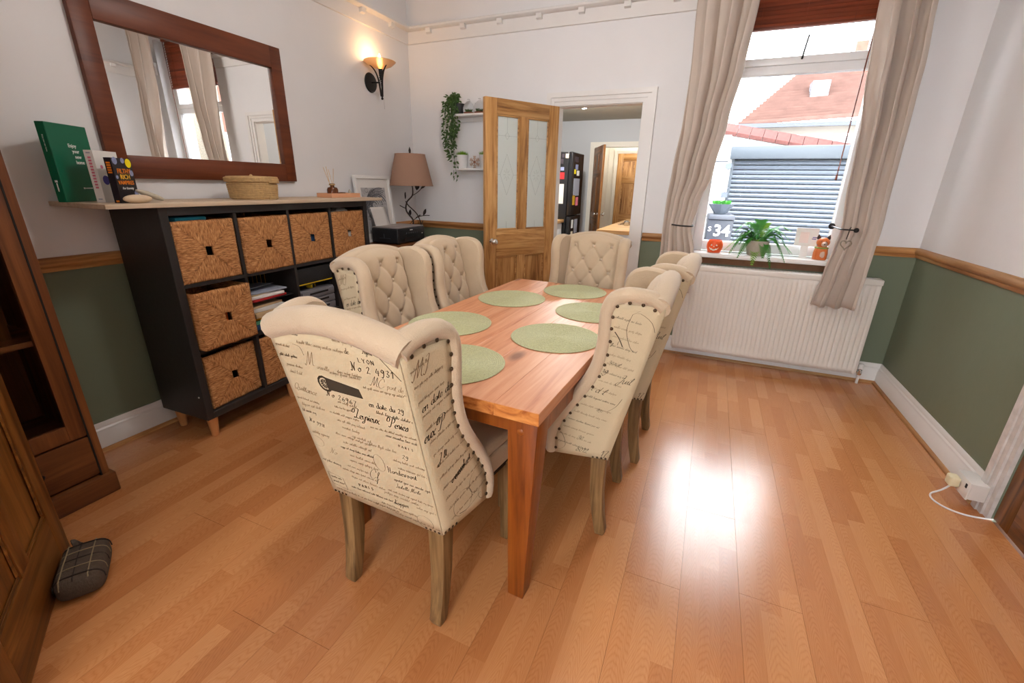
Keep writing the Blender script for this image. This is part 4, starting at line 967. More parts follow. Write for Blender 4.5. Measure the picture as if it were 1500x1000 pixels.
def put_basket(c, r, label, dx=0.0, rz=0.0, dy=0.0):
    global first_b
    o = bk if first_b else copy_tree(bk); first_b = False
    o.location = kpt(.020+dx, CY[c]+cw/2+dy, CZ[r]+.0005); o.rotation_euler = (0, 0, KR+rz)
    tag(o, label, 'basket', 'woven seagrass baskets in the shelf unit'); return o
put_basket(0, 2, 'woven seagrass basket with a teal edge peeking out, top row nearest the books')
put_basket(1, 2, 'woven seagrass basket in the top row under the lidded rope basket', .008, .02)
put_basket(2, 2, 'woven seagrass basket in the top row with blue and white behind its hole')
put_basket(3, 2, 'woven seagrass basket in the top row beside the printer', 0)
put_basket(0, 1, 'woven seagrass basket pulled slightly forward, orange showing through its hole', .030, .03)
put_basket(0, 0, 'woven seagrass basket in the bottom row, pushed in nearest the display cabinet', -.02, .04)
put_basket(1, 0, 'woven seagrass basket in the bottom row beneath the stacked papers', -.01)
def small(name, label, cat, mb, mat, loc, rz=0.0, bevel=0, group=None, smooth=None):
    o = mb.build(name, mat, None, bevel=bevel, smooth=smooth); o.location = loc; o.rotation_euler = (0, 0, rz); return tag(o, label, cat, group)
zc = chh*.5
small('folded_cloth', 'teal folded cloth on top of the basket nearest the books', 'cloth', B(-.10, .10, -.11, .05, 0, .022), 'teal_fabric', kpt(.235, CY[0]+cw/2, CZ[2]+chh-.034), KR, .008)
small('orange_pouch', 'orange pouch seen through the hole of the middle row basket', 'pouch', B(-.02, .02, -.035, .03, 0, .18), 'orange_fabric', kpt(.360, CY[0]+cw/2, CZ[1]+.012), KR, .01)
small('blue_box', 'blue box seen through the hole of the third top row basket', 'box', B(-.02, .02, .0, .05, 0, .175), 'blue_card', kpt(.340, CY[2]+cw/2-.004, CZ[2]+.012), KR, .002)
small('white_box', 'white carton seen through the hole of the third top row basket', 'box', B(-.02, .02, -.05, -.002, 0, .175), 'white_paper', kpt(.340, CY[2]+cw/2-.006, CZ[2]+.012), KR, .002)
small('white_roll', 'white paper bundle filling the basket beside the printer', 'paper', B(-.02, .02, -.05, .05, 0, .155), 'white_paper', kpt(.340, CY[3]+cw/2, CZ[2]+.012), KR, .012)
small('paper_wad', 'crumpled white papers sticking up from the basket beside the printer', 'paper', MB().ball((0, 0, 0), .06, 8, 5, (1, 1.4, .45)), 'paper', kpt(.25, CY[3]+cw/2+.04, CZ[2]+chh-.034), 0, smooth=0)

# papers in column 2, middle row
rp = random.Random(9)
z = CZ[1]+.001
stack = [('blue_folder', 'dark blue folder at the bottom of the paper stack', 'folder', .030, 'blue_card', 0), ('green_folder', 'green folder in the lower paper stack', 'folder', .024, 'green_card', .02), ('yellow_envelope', 'mustard yellow envelope in the paper stack', 'envelope', .022, 'yellow_card', -.04), ('kraft_envelope', 'thick kraft envelope on the lower paper stack', 'envelope', .030, 'kraft', .03), ('paper_pile', 'cream papers on the kraft envelope', 'paper', .022, 'paper', -.03), ('cardboard_wallet', 'brown card wallet in the paper stack', 'wallet', .014, 'kraft', .08)]
for nm, lb, cat, h, mt, a in stack:
    small(nm, lb, cat, B(-.16, .10+rp.uniform(0, .03), -.13, .10+rp.uniform(-.02, .02), 0, h), mt, kpt(.235, CY[1]+cw/2-.02, z), KR+a, .003); z += h+.0006
z += .03
rack = small('paper_rack_shelf', 'thin black tray holding the upper papers', 'tray', B(-.16, .12, -.155, .155, 0, .004), 'case_black', kpt(.235, CY[1]+cw/2, z-.006), KR)
for nm, lb, cat, h, mt, a in [('red_notebook', 'red notebook under the white letters', 'notebook', .014, 'red_card', .04), ('letter_pile', 'white letters lying on the red notebook', 'paper', .018, 'white_paper', -.03), ('craft_sheet', 'creased kraft sheet between the letters', 'paper', .006, 'kraft', .10), ('grey_document', 'grey printed document on top of the letter pile', 'paper', .010, 'grey_print', -.08)]:
    small(nm, lb, cat, B(-.16, .10+rp.uniform(-.01, .035), -.14, .11+rp.uniform(-.02, .02), 0, h), mt, kpt(.235, CY[1]+cw/2-.01, z), KR+a, .003); z += h+.0006
fo = MB(); 
m = MB()
m.quad_box([(-.14, -.13, 0), (.06, -.13, 0), (.06, .09, 0), (-.14, .09, 0), (-.14, -.13, .002), (.06, -.13, .002), (.06, .09, .002), (-.14, .09, .002)])
small('folded_leaflet', 'pale folded leaflet tilted on top of the paper stack', 'leaflet', m, 'grey_print', kpt(.235, CY[1]+cw/2-.02, z+.016), KR+.15).rotation_euler[1] = -.10
lr = thing('letter_rack', 'thin gold wire letter rack behind the stacked papers', 'letter rack', kpt(.12, CY[1]+cw/2, CZ[1]+chh-.20), KR)
for k in range(5): B(-.001, .001, .029+.03*k, .031+.03*k, 0, .185).build('wire', 'gold_print', lr, smooth=0)
# organiser with three trays and tool case in column 3
og = thing('drawer_organiser', 'grey plastic three drawer organiser in the middle cube', 'organiser', kpt(.03, CY[2]+.012, CZ[1]+.001), KR)
B(0, .33, 0, cw-.03, 0, .165).build('body', 'tray_grey', og, bevel=.004)
for k in range(3):
    d = B(.328, .346, .010, cw-.040, .008+.052*k, .054+.052*k).build('drawer', 'tray_grey', og, bevel=.004)
    B(.3455, .3475, .07, cw-.10, .030+.052*k, .043+.052*k).build('finger_slot', 'hole_dark', d, smooth=0)
tp_ = thing('tape_measure', 'yellow and black tape measure on the grey organiser', 'tape measure', kpt(.30, CY[2]+.17, CZ[1]+.1665), KR+.2)
B(-.02, .02, -.03, .03, 0, .028).build('case', 'tape_yellow', tp_, bevel=.008); MB().lathe([(.012, 0), (.012, .003)], seg=12, m=Matrix.Translation((.0195, 0, .014)) @ Matrix.Rotation(PI/2, 4, 'Y')).build('disc', 'hole_dark', tp_)
cs = thing('tool_case', 'black soft tool case with a yellow edge above the organiser', 'case', kpt(.03, CY[2]+.008, CZ[1]+.205), KR)
B(0, .33, 0, cw-.02, 0, .115).build('body', 'case_black', cs, bevel=.012); B(.322, .3325, .01, cw-.03, .006, .011).build('piping', 'tape_yellow', cs, smooth=0)
small('case_stand', 'black shelf insert carrying the tool case', 'stand', MB().box(0, .32, 0, .006, 0, .203).box(0, .32, cw-.026, cw-.020, 0, .203).box(0, .32, .006, cw-.026, .197, .203), 'case_black', kpt(.02, CY[2]+.003, CZ[1]+.001), KR)

# ------------------------------------------------------------------ board on top and what stands on it
tag(B(.018, .474, -2.90, -1.112, 1.2605, 1.281).build('shelf_board', 'board_oak', None, bevel=.002), 'pale oak board overhanging both ends of the cube shelf unit', 'board')
ZB = 1.2815
ax = Vector((-.52, .854, 0)); ay = Vector((.854, .52, 0))      # cover direction, outward cover normal
def book(name, label, cat, corner, w_, d_, h_, cover):
    o = thing(name, label, cat, (corner[0], corner[1], ZB))
    fm = frame_m((0, 0, 0), ax, -ay, (0, 0, 1))                # local x along cover, y into the book, z up
    return o, fm
def bx(m, *a): return B(*a).xf(m)
gb, fm = book('presentation_box', 'tall dark green box reading Enjoy your new home on the board', 'box', (.200, -2.906), .23, .036, .325, 'green_box')
bx(fm, 0, .23, 0, .036, 0, .326).build('case', 'green_box', gb, bevel=.002, seg=1)
tm = lambda x, z: fm @ frame_m((x, -.0012, z), (1, 0, 0), (0, 0, 1), (0, -1, 0))
for s_, x, z in (('Enjoy', .094, .232), ('your', .110, .209), ('new', .118, .186), ('home', .116, .163)): text('lettering', s_, .021, 'white_print', tm(x, z), gb, bold=.0004)
bx(fm, .130, .172, -.0012, 0, .0565, .0605).build('logo_strip', 'white_print', gb, smooth=0)
bx(fm, .117, .126, -.0012, 0, .055, .062).build('logo_mark', 'white_print', gb, smooth=0)
sm_ = lambda x, z: fm @ frame_m((-.0012, x, z), (0, 0, -1), (0, -1, 0), (-1, 0, 0))
text('spine_lettering', 'Enjoy your new home', .0075, 'white_print', sm_(.020, .275), gb); bx(fm, -.0012, 0, .017, .021, .045, .080).build('logo_strip', 'white_print', gb, smooth=0); bx(fm, -.0012, 0, .014, .024, .083, .092).build('logo_mark', 'white_print', gb, smooth=0)
wbk, fm = book('paperback_book', 'white paperback with pink title between the green box and dark book', 'book', (.300, -2.811), .15, .034, .22, 'white_paper')
bx(fm, 0, .150, 0, .0012, 0, .220).build('cover', 'white_paper', wbk, smooth=0); bx(fm, 0, .150, .0335, .0347, 0, .220).build('cover', 'white_paper', wbk, smooth=0); bx(fm, 0, .0012, .0012, .0335, 0, .220).build('spine', 'white_paper', wbk, smooth=0)
bx(fm, .0012, .147, .0013, .0334, .001, .218).build('pages', 'cream_pages', wbk, smooth=0)
m = MB(); rr = random.Random(4)
for k in range(11): m.box(-.0009, -.0002, .012, .024, .185-.0125*k, .193-.0125*k)
m.xf(fm).build('spine_lettering', 'pink_print', wbk, smooth=0)
bx(fm, -.0009, -.0002, .010, .026, .206, .211).build('publisher_mark', 'grey_print', wbk, smooth=0); bx(fm, -.0009, -.0002, .010, .026, .012, .017).build('publisher_mark', 'grey_print', wbk, smooth=0)
MB().lathe([(.020, 0), (.020, .0008)], seg=20, m=fm @ frame_m((.040, -.0001, .096), (1, 0, 0), (0, 0, 1), (0, -1, 0))).build('blue_dot', 'blue_print', wbk, smooth=0)
MB().lathe([(.008, 0), (.008, .0008)], seg=14, m=fm @ frame_m((.033, -.0001, .152), (1, 0, 0), (0, 0, 1), (0, -1, 0))).build('pink_mark', 'pink_print', wbk, smooth=0)
vb, fm = book('fantasy_paperback', 'dark paperback with orange lettering and yellow sticker in front of the mirror', 'book', (.402, -2.800), .13, .028, .19, 'navy_book')
bx(fm, 0, .128, 0, .0012, 0, .190).build('cover', 'navy_book', vb, smooth=0); bx(fm, 0, .128, .0268, .0280, 0, .190).build('cover', 'navy_book', vb, smooth=0); bx(fm, 0, .0012, .0012, .0268, 0, .190).build('spine', 'navy_book', vb, smooth=0)
bx(fm, .0012, .126, .0013, .0267, .001, .188).build('pages', 'cream_pages', vb, smooth=0)
tm = lambda x, z: fm @ frame_m((x, -.0012, z), (1, 0, 0), (0, 0, 1), (0, -1, 0))
text('title_lettering', 'FILTHY', .028, 'orange_print', tm(.020, .126), vb, bold=.0004); text('title_lettering', 'RICH', .028, 'gold_print', tm(.032, .102), vb, bold=.0004); text('title_lettering', 'VAMPIRES', .0235, 'orange_print', tm(.010, .079), vb, bold=.0004)
text('subtitle_lettering', 'For Eternity', .015, 'white_print', tm(.028, .058), vb, shear=.3); text('author_lettering', 'GEN', .021, 'grey_print', tm(.024, .006), vb)
MB().lathe([(.019, 0), (.019, .0008)], seg=20, m=tm(.104, .170)).build('price_sticker', 'yellow_print', vb, smooth=0)
for x, z, r in ((.020, .178, .016), (.112, .128, .013), (.112, .040, .012), (.012, .110, .008), (.070, .180, .012)): MB().lathe([(r, 0), (r*.8, .0006)], seg=10, m=tm(x, z)).build('flower_print', 'lilac_print', vb, smooth=0)
m = MB()
for k in range(5): m.box(-.0009, -.0002, .006, .022, .125+.010*k, .132+.010*k)
m.box(-.0009, -.0002, .008, .020, .004, .012); m.xf(fm).build('spine_lettering', 'orange_print', vb, smooth=0)
small('pebble', 'pale oval pebble lying in front of the dark paperback', 'pebble', MB().ball((0, 0, 0), 1, 16, 10, (.026, .062, .019)), 'pebble_pale', (.425, -2.745, ZB+.0185), .10, group='pebbles on the board', smooth=80)
p2 = small('pebble', 'long grey pebble leaning behind the pale oval pebble', 'pebble', MB().ball((0, 0, 0), 1, 16, 10, (.018, .066, .013)), 'pebble_grey', (.390, -2.672, ZB+.033), .12, group='pebbles on the board', smooth=80); p2.rotation_euler = (-.36, 0, .12)

rb = thing('rope_basket', 'small round lidded basket of coiled natural rope on the board', 'basket', (.275, -2.045, ZB))
def coil(r0, r1, z0, z1, n, cr):
    pts = []
    for k in range(n*22+1):
        u = k/(n*22); a = 2*PI*k/22; r = r0+(r1-r0)*u; pts.append((r*math.cos(a), r*math.sin(a), z0+(z1-z0)*u))
    return pts
MB().tube(coil(.124, .132, .006, .090, 8, .006), .0066, 6).build('rope_coil', 'rope', rb, smooth=60)
MB().lathe([(.122, .001), (.130, .092), (.134, .096), (.134, .118), (.02, .122)], seg=28).build('liner', 'rope', rb)
lid = MB().tube(coil(.139, .141, .098, .120, 3, .006), .0066, 6).build('lid', 'rope', rb, smooth=60)
MB().tube(coil(.137, .012, .123, .126, 9, .006), .0070, 6).build('lid_coil', 'rope', lid, smooth=60); MB().ball((0, 0, .132), .010, 8, 5).build('lid_loop', 'rope', lid)

tr_ = thing('trinket_tray', 'shallow copper coloured tray at the right end of the board', 'tray', (.27, -1.345, ZB))
B(-.07, .07, -.145, .145, 0, .004).build('tray_base', 'copper_tray', tr_)
m = MB(); m.box(-.07, .07, -.145, -.140, .004, .030); m.box(-.07, .07, .140, .145, .004, .030); m.box(.065, .07, -.140, .140, .004, .030); m.box(-.07, -.065, -.140, .140, .004, .030); m.build('tray_rim', 'copper_tray', tr_)
df = thing('reed_diffuser', 'amber glass diffuser bottle with wooden reeds in the tray', 'diffuser', (.27, -1.405, ZB+.0045))
MB().lathe([(.036, 0), (.039, .004), (.039, .050), (.032, .064), (.015, .070), (.015, .080), (.018, .084), (.018, .092)], seg=24).build('bottle', 'brown_glass', df)
MB().lathe([(.020, .080), (.022, .084), (.020, .088)], seg=16).build('twine', 'rope', df)
for i, (a, b) in enumerate(((-.012, -.030), (-.004, -.050), (.004, .022), (.010, -.016))): MB().tube([(a*.3, a, .05), (b*.3, b, .205-.006*i)], .0018, 5).build('reed', 'reed', df)
small('candle_jar', 'low dark amber candle jar in the copper tray', 'jar', MB().lathe([(.026, 0), (.027, .003), (.027, .030), (.022, .031), (.021, .012), (.001, .012)], seg=20), 'brown_glass', (.27, -1.315, ZB+.0045), 0)
small('crystal_point', 'small pale crystal standing at the right of the tray', 'crystal', MB().lathe([(.010, 0), (.012, .020), (.010, .040), (.001, .052)], seg=6), 'pebble_grey', (.27, -1.235, ZB+.0045), 0, smooth=0)

# ------------------------------------------------------------------ mirror
mi = thing('wall_mirror', 'large rectangular wall mirror in a broad dark stained wood frame', 'mirror', (0, 0, 0))
y0, y1, z0, z1 = -2.628, -1.498, 1.386, 2.217; iy0, iy1, iz0, iz1 = -2.540, -1.578, 1.500, 2.090
B(.004, .012, iy0-.01, iy1+.01, iz0-.01, iz1+.01).build('mirror_glass', 'mirror_glass', mi, smooth=0)
B(.002, .034, y0, iy0, z0, z1).build('frame_stile', 'mirror_wood', mi, bevel=.003); B(.002, .034, iy1, y1, z0, z1).build('frame_stile', 'mirror_wood', mi, bevel=.003)
B(.002, .034, iy0, iy1, z0, iz0).build('frame_rail', 'mirror_wood', mi, bevel=.003); B(.002, .034, iy0, iy1, iz1, z1).build('frame_rail', 'mirror_wood', mi, bevel=.003)

# ------------------------------------------------------------------ wall sconce
sc = thing('wall_sconce', 'wrought iron wall sconce with a lit amber glass bowl', 'wall light', (0, -.57, 0))
MB().lathe([(.072, 0), (.076, .004), (.070, .012), (.030, .018), (.001, .019)], seg=24, m=Matrix.Translation((0, 0, 2.190)) @ Matrix.Rotation(PI/2, 4, 'Y')).build('wall_plate', 'dark_metal', sc)
MB().lathe([(.006, 2.20), (.014, 2.25), (.016, 2.284)], (.115, 0, 0), 12).build('lamp_socket', 'dark_metal', sc); MB().tube([(.015, 0, 2.190), (.10, 0, 2.185)], .006, 8).build('arm', 'dark_metal', sc)
for a in (PI*.5+.3, PI*1.17+.3, PI*1.83+.3):
    c, s_ = math.cos(a), math.sin(a)
    P = catmull([(.115+.006*c, .006*s_, 2.080), (.115+.012*c, .012*s_, 2.14), (.115+.022*c, .022*s_, 2.21), (.115+.046*c, .046*s_, 2.268), (.115+.088*c, .088*s_, 2.312)], 4)
    MB().tube(P, [.008-.004*k/len(P) for k in range(len(P))], 8).build('iron_stem', 'dark_metal', sc)
sp = [( .115+.013*math.cos(k*PI/4), .013*math.sin(k*PI/4), 2.155+.0022*k) for k in range(40)]
MB().tube(sp, .0025, 5).build('iron_coil', 'dark_metal', sc)
MB().lathe([(.006, 2.055), (.010, 2.064), (.006, 2.074), (.010, 2.086), (.003, 2.092)], (.115, 0, 0), 12).build('finial', 'dark_metal', sc)
MB().tube([(.125, .004, 2.07), (.127, .006, 1.985)], .0012, 4).build('pull_cord', 'chrome', sc)
MB().lathe([(.012, 2.284), (.050, 2.290), (.095, 2.308), (.130, 2.338), (.127, 2.341), (.090, 2.314), (.045, 2.297), (.010, 2.292)], (.115, 0, 0), 28).build('bowl', 'amber_glass', sc, smooth=60)
MB().lathe([(.010, 2.292), (.018, 2.306), (.020, 2.328), (.012, 2.366), (.002, 2.394)], (.115, 0, 0), 14).build('candle_bulb', 'bulb', sc, smooth=60)
pl = bpy.data.lights.new('sconce_light', 'POINT'); pl.energy = 1.1; pl.color = (1, .62, .32); pl.shadow_soft_size = .02
po = bpy.data.objects.new('sconce_light', pl); col.objects.link(po); po.location = (.115, 0, 2.41); po.parent = sc

# ------------------------------------------------------------------ low cabinet, printer, picture, lamp
lc = thing('side_cabinet', 'small rustic brown cabinet in the corner under the printer', 'cabinet', (0, 0, 0))
B(.03, .44, -1.16, -.20, .06, .862).build('carcass', 'cabinet_wood', lc); B(.024, .46, -1.18, -.18, .862, .888).build('top', 'cabinet_wood_y', lc, bevel=.003)
B(.03, .43, -1.15, -.21, 0, .06).build('plinth', 'cabinet_wood_y', lc)
for a, b in ((-1.15, -.685), (-.675, -.21)):
    d = B(.44, .456, a, b, .08, .85).build('door', 'cabinet_wood', lc, bevel=.002); MB().ball((.466, b-.04 if a < -1 else a+.04, .5), .011).build('knob', 'dark_metal', d)
pr = thing('inkjet_printer', 'black inkjet printer with paper feed on the low corner cabinet', 'printer', (.13, -.865, .8885))
B(0, .28, 0, .40, .006, .132).build('body', 'printer_black', pr, bevel=.012, seg=3)
B(.004, .272, .006, .394, .132, .142).build('scanner_lid', 'printer_top', pr, bevel=.003)
B(.2795, .283, .02, .38, .03, .118).build('control_panel', 'printer_black', pr, bevel=.004)
m = MB()
for k in range(6): m.lathe([(.007, 0), (.006, .002)], seg=10, m=Matrix.Translation((.283, .12+.032*k, .088)) @ Matrix.Rotation(PI/2, 4, 'Y'))
m.build('button', 'printer_trim', pr)
B(.2825, .285, .09, .31, .018, .052).build('output_slot', 'hole_dark', pr); B(.2828, .286, .345, .358, .07, .077).build('status_light', 'white_print', pr)
B(.08, .20, -.0015, .001, .045, .050).build('side_seam', 'printer_trim', pr); B(.13, .137, -.002, .001, .05, .085).build('side_latch', 'printer_trim', pr)
B(.2795, .2838, .170, .210, .110, .117).build('badge', 'white_print', pr)
sh = MB().grid(lambda u, v: (.04-.030*v-.005*v*v, .0+.19*u+.03*(1-v), .10+.20*v), 4, 8).build('paper_sheet', 'white_paper', pr, solid=.001)
for x, y in ((.03, .04), (.25, .04), (.03, .36), (.25, .36)): B(x-.012, x+.012, y-.012, y+.012, 0, .008).build('rubber_foot', 'case_black', pr)
# framed drawing leaning on the wall behind the printer
ln = Vector((-.062, 0, .545)).normalized(); fm = frame_m((.100, -.945, .8887), (0, 1, 0), ln, Vector((0, 1, 0)).cross(ln))
pf = thing('framed_drawing', 'white framed grey spiral drawing leaning behind the printer', 'picture', (0, 0, 0))
fw, fh = .46, .56
for q, nm in (((0, fw, 0, .028), 'frame_rail'), ((0, fw, fh-.028, fh), 'frame_rail'), ((0, .028, .028, fh-.028), 'frame_stile'), ((fw-.028, fw, .028, fh-.028), 'frame_stile')): B(q[0], q[1], q[2], q[3], 0, .024).xf(fm).build(nm, 'pot_white', pf, bevel=.002)
B(.028, fw-.028, .028, fh-.028, .004, .008).xf(fm).build('mount', 'white_paper', pf, smooth=0)
pic = B(.075, fw-.075, .075, fh-.10, .008, .009).xf(fm).build('drawing', 'sketch_pale', pf, smooth=0)
m = MB(); cx, cy = .215, .31
def arcp(m, cx, cy, r, a0, a1, t, n=14):
    P = [(cx+r*math.cos(a0+(a1-a0)*k/n), cy+r*math.sin(a0+(a1-a0)*k/n), .0098) for k in range(n+1)]
    P = [p for p in P if .078 < p[0] < fw-.078 and .078 < p[1] < fh-.103]
    if len(P) > 2: m.tube(P, t, 4, up=(0, 0, 1), flat=.25)
rr = random.Random(1)
for k in range(12): arcp(m, cx+.01*k, cy-.005*k, .03+.018*k, .2+rr.random()*.4, 2.9+rr.random()*.8, .0025+.0025*rr.random())
for k in range(30): x, y, r = rr.uniform(.09, .36), rr.uniform(.09, .44), rr.uniform(.006, .02); arcp(m, x, y, r, 0, 6, .0015)
m.xf(fm).build('drawn_line', 'sketch_grey', pic, smooth=0)

tl = thing('table_lamp', 'table lamp with dark metal vine stem and brown cone shade', 'lamp', (.213, -.357, .8885))
MB().lathe([(.072, 0), (.072, .008), (.050, .014), (.012, .020), (.001, .021)], seg=24).build('base', 'vine_metal', tl)
stemA = catmull([(.0, .02, .015), (-.01, .0, .10), (-.005, .0, .17), (-.06, -.02, .25), (-.05, -.02, .33), (.0, 0, .39), (.01, .0, .45), (.0, .0, .50)], 6)
stemB = catmull([(.02, .06, .015), (.035, .07, .12), (.01, .05, .22), (-.04, -.01, .30), (-.055, -.03, .34)], 6)
MB().tube(stemA, [.0085-.003*k/len(stemA) for k in range(len(stemA))], 8).build('vine_stem', 'vine_metal', tl); MB().tube(stemB, .005, 8).build('vine_stem', 'vine_metal', tl)
MB().tube(catmull([(-.04, -.01, .02), (-.05, -.01, .11), (.02, .03, .19), (.08, .08, .21), (.12, .10, .21)], 5), .0035, 6).build('vine_twig', 'vine_metal', tl)
MB().tube(catmull([(.0, 0, .39), (.04, .03, .42), (.06, .06, .45)], 5), .003, 6).build('vine_twig', 'vine_metal', tl)
MB().tube([(0, 0, .49), (0, 0, .76)], .005, 8).build('shade_rod', 'vine_metal', tl)
def leafmesh(L, wd):
    return MB().grid(lambda u, v: (wd*math.sin(PI*min(1, max(0, v)))**.8*(u-.5)*2, L*v, .25*wd*abs(u-.5)*2+.15*L*v*v), 2, 6)
lf = leafmesh(.066, .021).build('metal_leaf', 'vine_metal', tl, solid=.002)
lspots = [((.04, .02, .44), (1.2, .2, .5)), ((-.055, -.03, .36), (1.5, .4, -.6)), ((-.06, -.02, .27), (.3, 0, 2.2)), ((-.035, -.01, .20), (1.3, .2, -.3)), ((.07, .07, .21), (1.1, .3, -.4)), ((.01, .03, .185), (.4, .5, -1.4)), ((-.05, -.01, .03), (.9, .2, 1.5)), ((.06, .06, .45), (.5, .2, -.5)), ((.03, .07, .10), (1.0, -.2, -.9))]
for i, (p, r) in enumerate(lspots):
    o = lf if i == 0 else share(lf, tl)
    o.location = p; o.rotation_euler = r
sd = MB().lathe([(.198, .478), (.199, .484), (.136, .752), (.134, .752), (.196, .480)], seg=36, cap=False).build('lamp_shade', 'shade_cloth', tl, smooth=60)
MB().tube([(.1985*math.cos(2*PI*k/36), .1985*math.sin(2*PI*k/36), .482) for k in range(36)], .004, 6, closed=True).build('trim_band', 'shade_cloth', sd); MB().tube([(.1355*math.cos(2*PI*k/36), .1355*math.sin(2*PI*k/36), .751) for k in range(36)], .003, 6, closed=True).build('trim_band', 'shade_cloth', sd)
for a in (0, PI*2/3, PI*4/3): MB().tube([(0, 0, .745), (.134*math.cos(a), .134*math.sin(a), .745)], .002, 5).build('shade_spoke', 'vine_metal', sd)
MB().lathe([(.003, .752), (.009, .768), (.011, .785), (.006, .802), (.001, .815)], seg=12).build('finial', 'vine_metal', tl)

# ------------------------------------------------------------------ wall shelves on the back wall
def ledge(label, z):
    s = thing('wall_shelf', label, 'shelf', (.53, 0, z), group='white wall shelves')
    B(0, .62, -.125, 0, -.018, 0).build('board', 'gloss_white', s, bevel=.002); B(.02, .60, -.016, 0, -.055, -.018).build('bracket_rail', 'gloss_white', s); return s
Z1, Z2 = 1.990, 1.532
ledge('upper white wall shelf carrying the trailing ivy and glass domes', Z1); ledge('lower white wall shelf carrying white grass pots', Z2)
iv = thing('trailing_ivy', 'trailing green ivy in a black pot at the end of the upper shelf', 'plant', (.572, -.065, Z1))
MB().lathe([(.036, 0), (.048, .085), (.051, .088), (.047, .088), (.044, .078), (.002, .078)], seg=20).build('pot', 'pot_black', iv)
r6 = random.Random(21); vm = MB(); lm = MB()
def addleaf(m, p, d, L, wd, up=None):
    d = Vector(d).normalized(); sdv = d.cross(Vector((r6.uniform(-.4, .4), -1, r6.uniform(-.2, .6)))).normalized(); p = Vector(p); n = d.cross(sdv)
    i = len(m.v); m.v += [tuple(p), tuple(p+d*L*.35+sdv*wd+n*.004), tuple(p+d*L), tuple(p+d*L*.35-sdv*wd+n*.004), tuple(p+d*L*.4-n*.003)]
    m.f += [(i, i+1, i+4), (i+1, i+2, i+4), (i+2, i+3, i+4), (i+3, i, i+4)]
for k in range(13):
    x0 = r6.uniform(-.13, .0); Ls = r6.uniform(.18, .42); 
    if k < 2: Ls = .60; x0 = -.03-.02*k
    P = catmull([(0, -.01, .08), (x0*.5, -.03, .125+r6.uniform(0, .04)), (x0, -.055, .06), (x0+r6.uniform(-.02, .03), -.06+r6.uniform(-.02, .02), -Ls*.5), (x0+r6.uniform(-.02, .04), -.055, .05-Ls)], 6)
    vm.tube(P, .0016, 4)
    for p in P[2:]:
        for _ in range(2 if p.z > -.42 else 1):
            addleaf(lm, p+Vector((r6.uniform(-.018, .018), r6.uniform(-.02, .01), r6.uniform(-.01, .01))), (r6.uniform(-1, 1), r6.uniform(-.6, .2), r6.uniform(-1.2, .3)), r6.uniform(.028, .042), r6.uniform(.008, .012))
vm.build('vine', 'leaf_dark', iv); lo = lm.build('foliage', 'leaf_green', iv, smooth=0, recalc=False); lo['kind'] = 'stuff'
def terr(label, x):
    o = thing('glass_terrarium', label, 'terrarium', (x, -.065, Z1), group='glass terrariums on the upper shelf')
    MB().lathe([(.040, 0), (.046, .004), (.052, .025), (.050, .055), (.036, .085), (.016, .102), (.008, .112), (.011, .122), (.001, .126)], seg=22).build('glass_dome', 'clear_glass', o, smooth=60)
    MB().lathe([(.038, .003), (.044, .016), (.002, .018)], seg=18).build('gravel', 'terracotta', o)
    m = MB()
    for k in range(12):
        a = k*2.4; addleaf(m, (.010*math.cos(a), .010*math.sin(a), .018), (math.cos(a), math.sin(a), 1.0), .034, .009)
    m.build('succulent', 'leaf_green', o, smooth=0, recalc=False)
terr('glass dome terrarium with succulent next to the ivy pot', .672); terr('glass dome terrarium with succulent nearest the open door', .782)
def grasspot(label, x):
    o = thing('grass_pot', label, 'plant pot', (x, -.062, Z2), group='white pots of grass on the lower shelf')
    MB().lathe([(.044, 0), (.045, .003), (.060, .113), (.062, .117), (.058, .117), (.055, .107), (.002, .107)], seg=24).build('pot', 'pot_white', o)
    m = MB()
    for k in range(300):
        a, r = r6.uniform(0, 2*PI), .054*math.sqrt(r6.random()); q = Vector((r*math.cos(a), r*math.sin(a), .105)); d = Vector((math.cos(a)*r*9, math.sin(a)*r*9, 1)).normalized(); L = r6.uniform(.036, .058)-r*.2
        s_ = Vector((-math.sin(a), math.cos(a), 0))*.0030; m.poly([q-s_, q+s_, q+d*L])
    g = m.build('grass', 'leaf_bright', o, smooth=0, recalc=False); g['kind'] = 'stuff'
grasspot('white pot of bright green grass under the trailing ivy', .592); grasspot('white pot of bright green grass partly behind the open door', .842)
sf = thing('wooden_snowflake', 'cut-out wooden snowflake between the two grass pots', 'ornament', (.722, -.055, Z2))
m = MB(); c0 = Vector((0, 0, .056))
for k in range(6):
    a = PI/6+k*PI/3; d = Vector((math.cos(a), 0, math.sin(a))); e = Vector((-math.sin(a), 0, math.cos(a)))
    m.tube([c0+d*.008, c0+d*.055], .0045, 4, up=(0, 1, 0), flat=1.6)
    for f in (.022, .038):
        for s_ in (-1, 1): m.tube([c0+d*f, c0+d*(f+.013)+e*s_*.014], .0038, 4, up=(0, 1, 0), flat=1.6)
m.build('flake_arm', 'flake_wood', sf, smooth=0); MB().lathe([(.012, -.006), (.012, .006)], seg=6, m=Matrix.Translation(c0) @ Matrix.Rotation(PI/2, 4, 'X')).build('flake_centre', 'terracotta', sf, smooth=0)
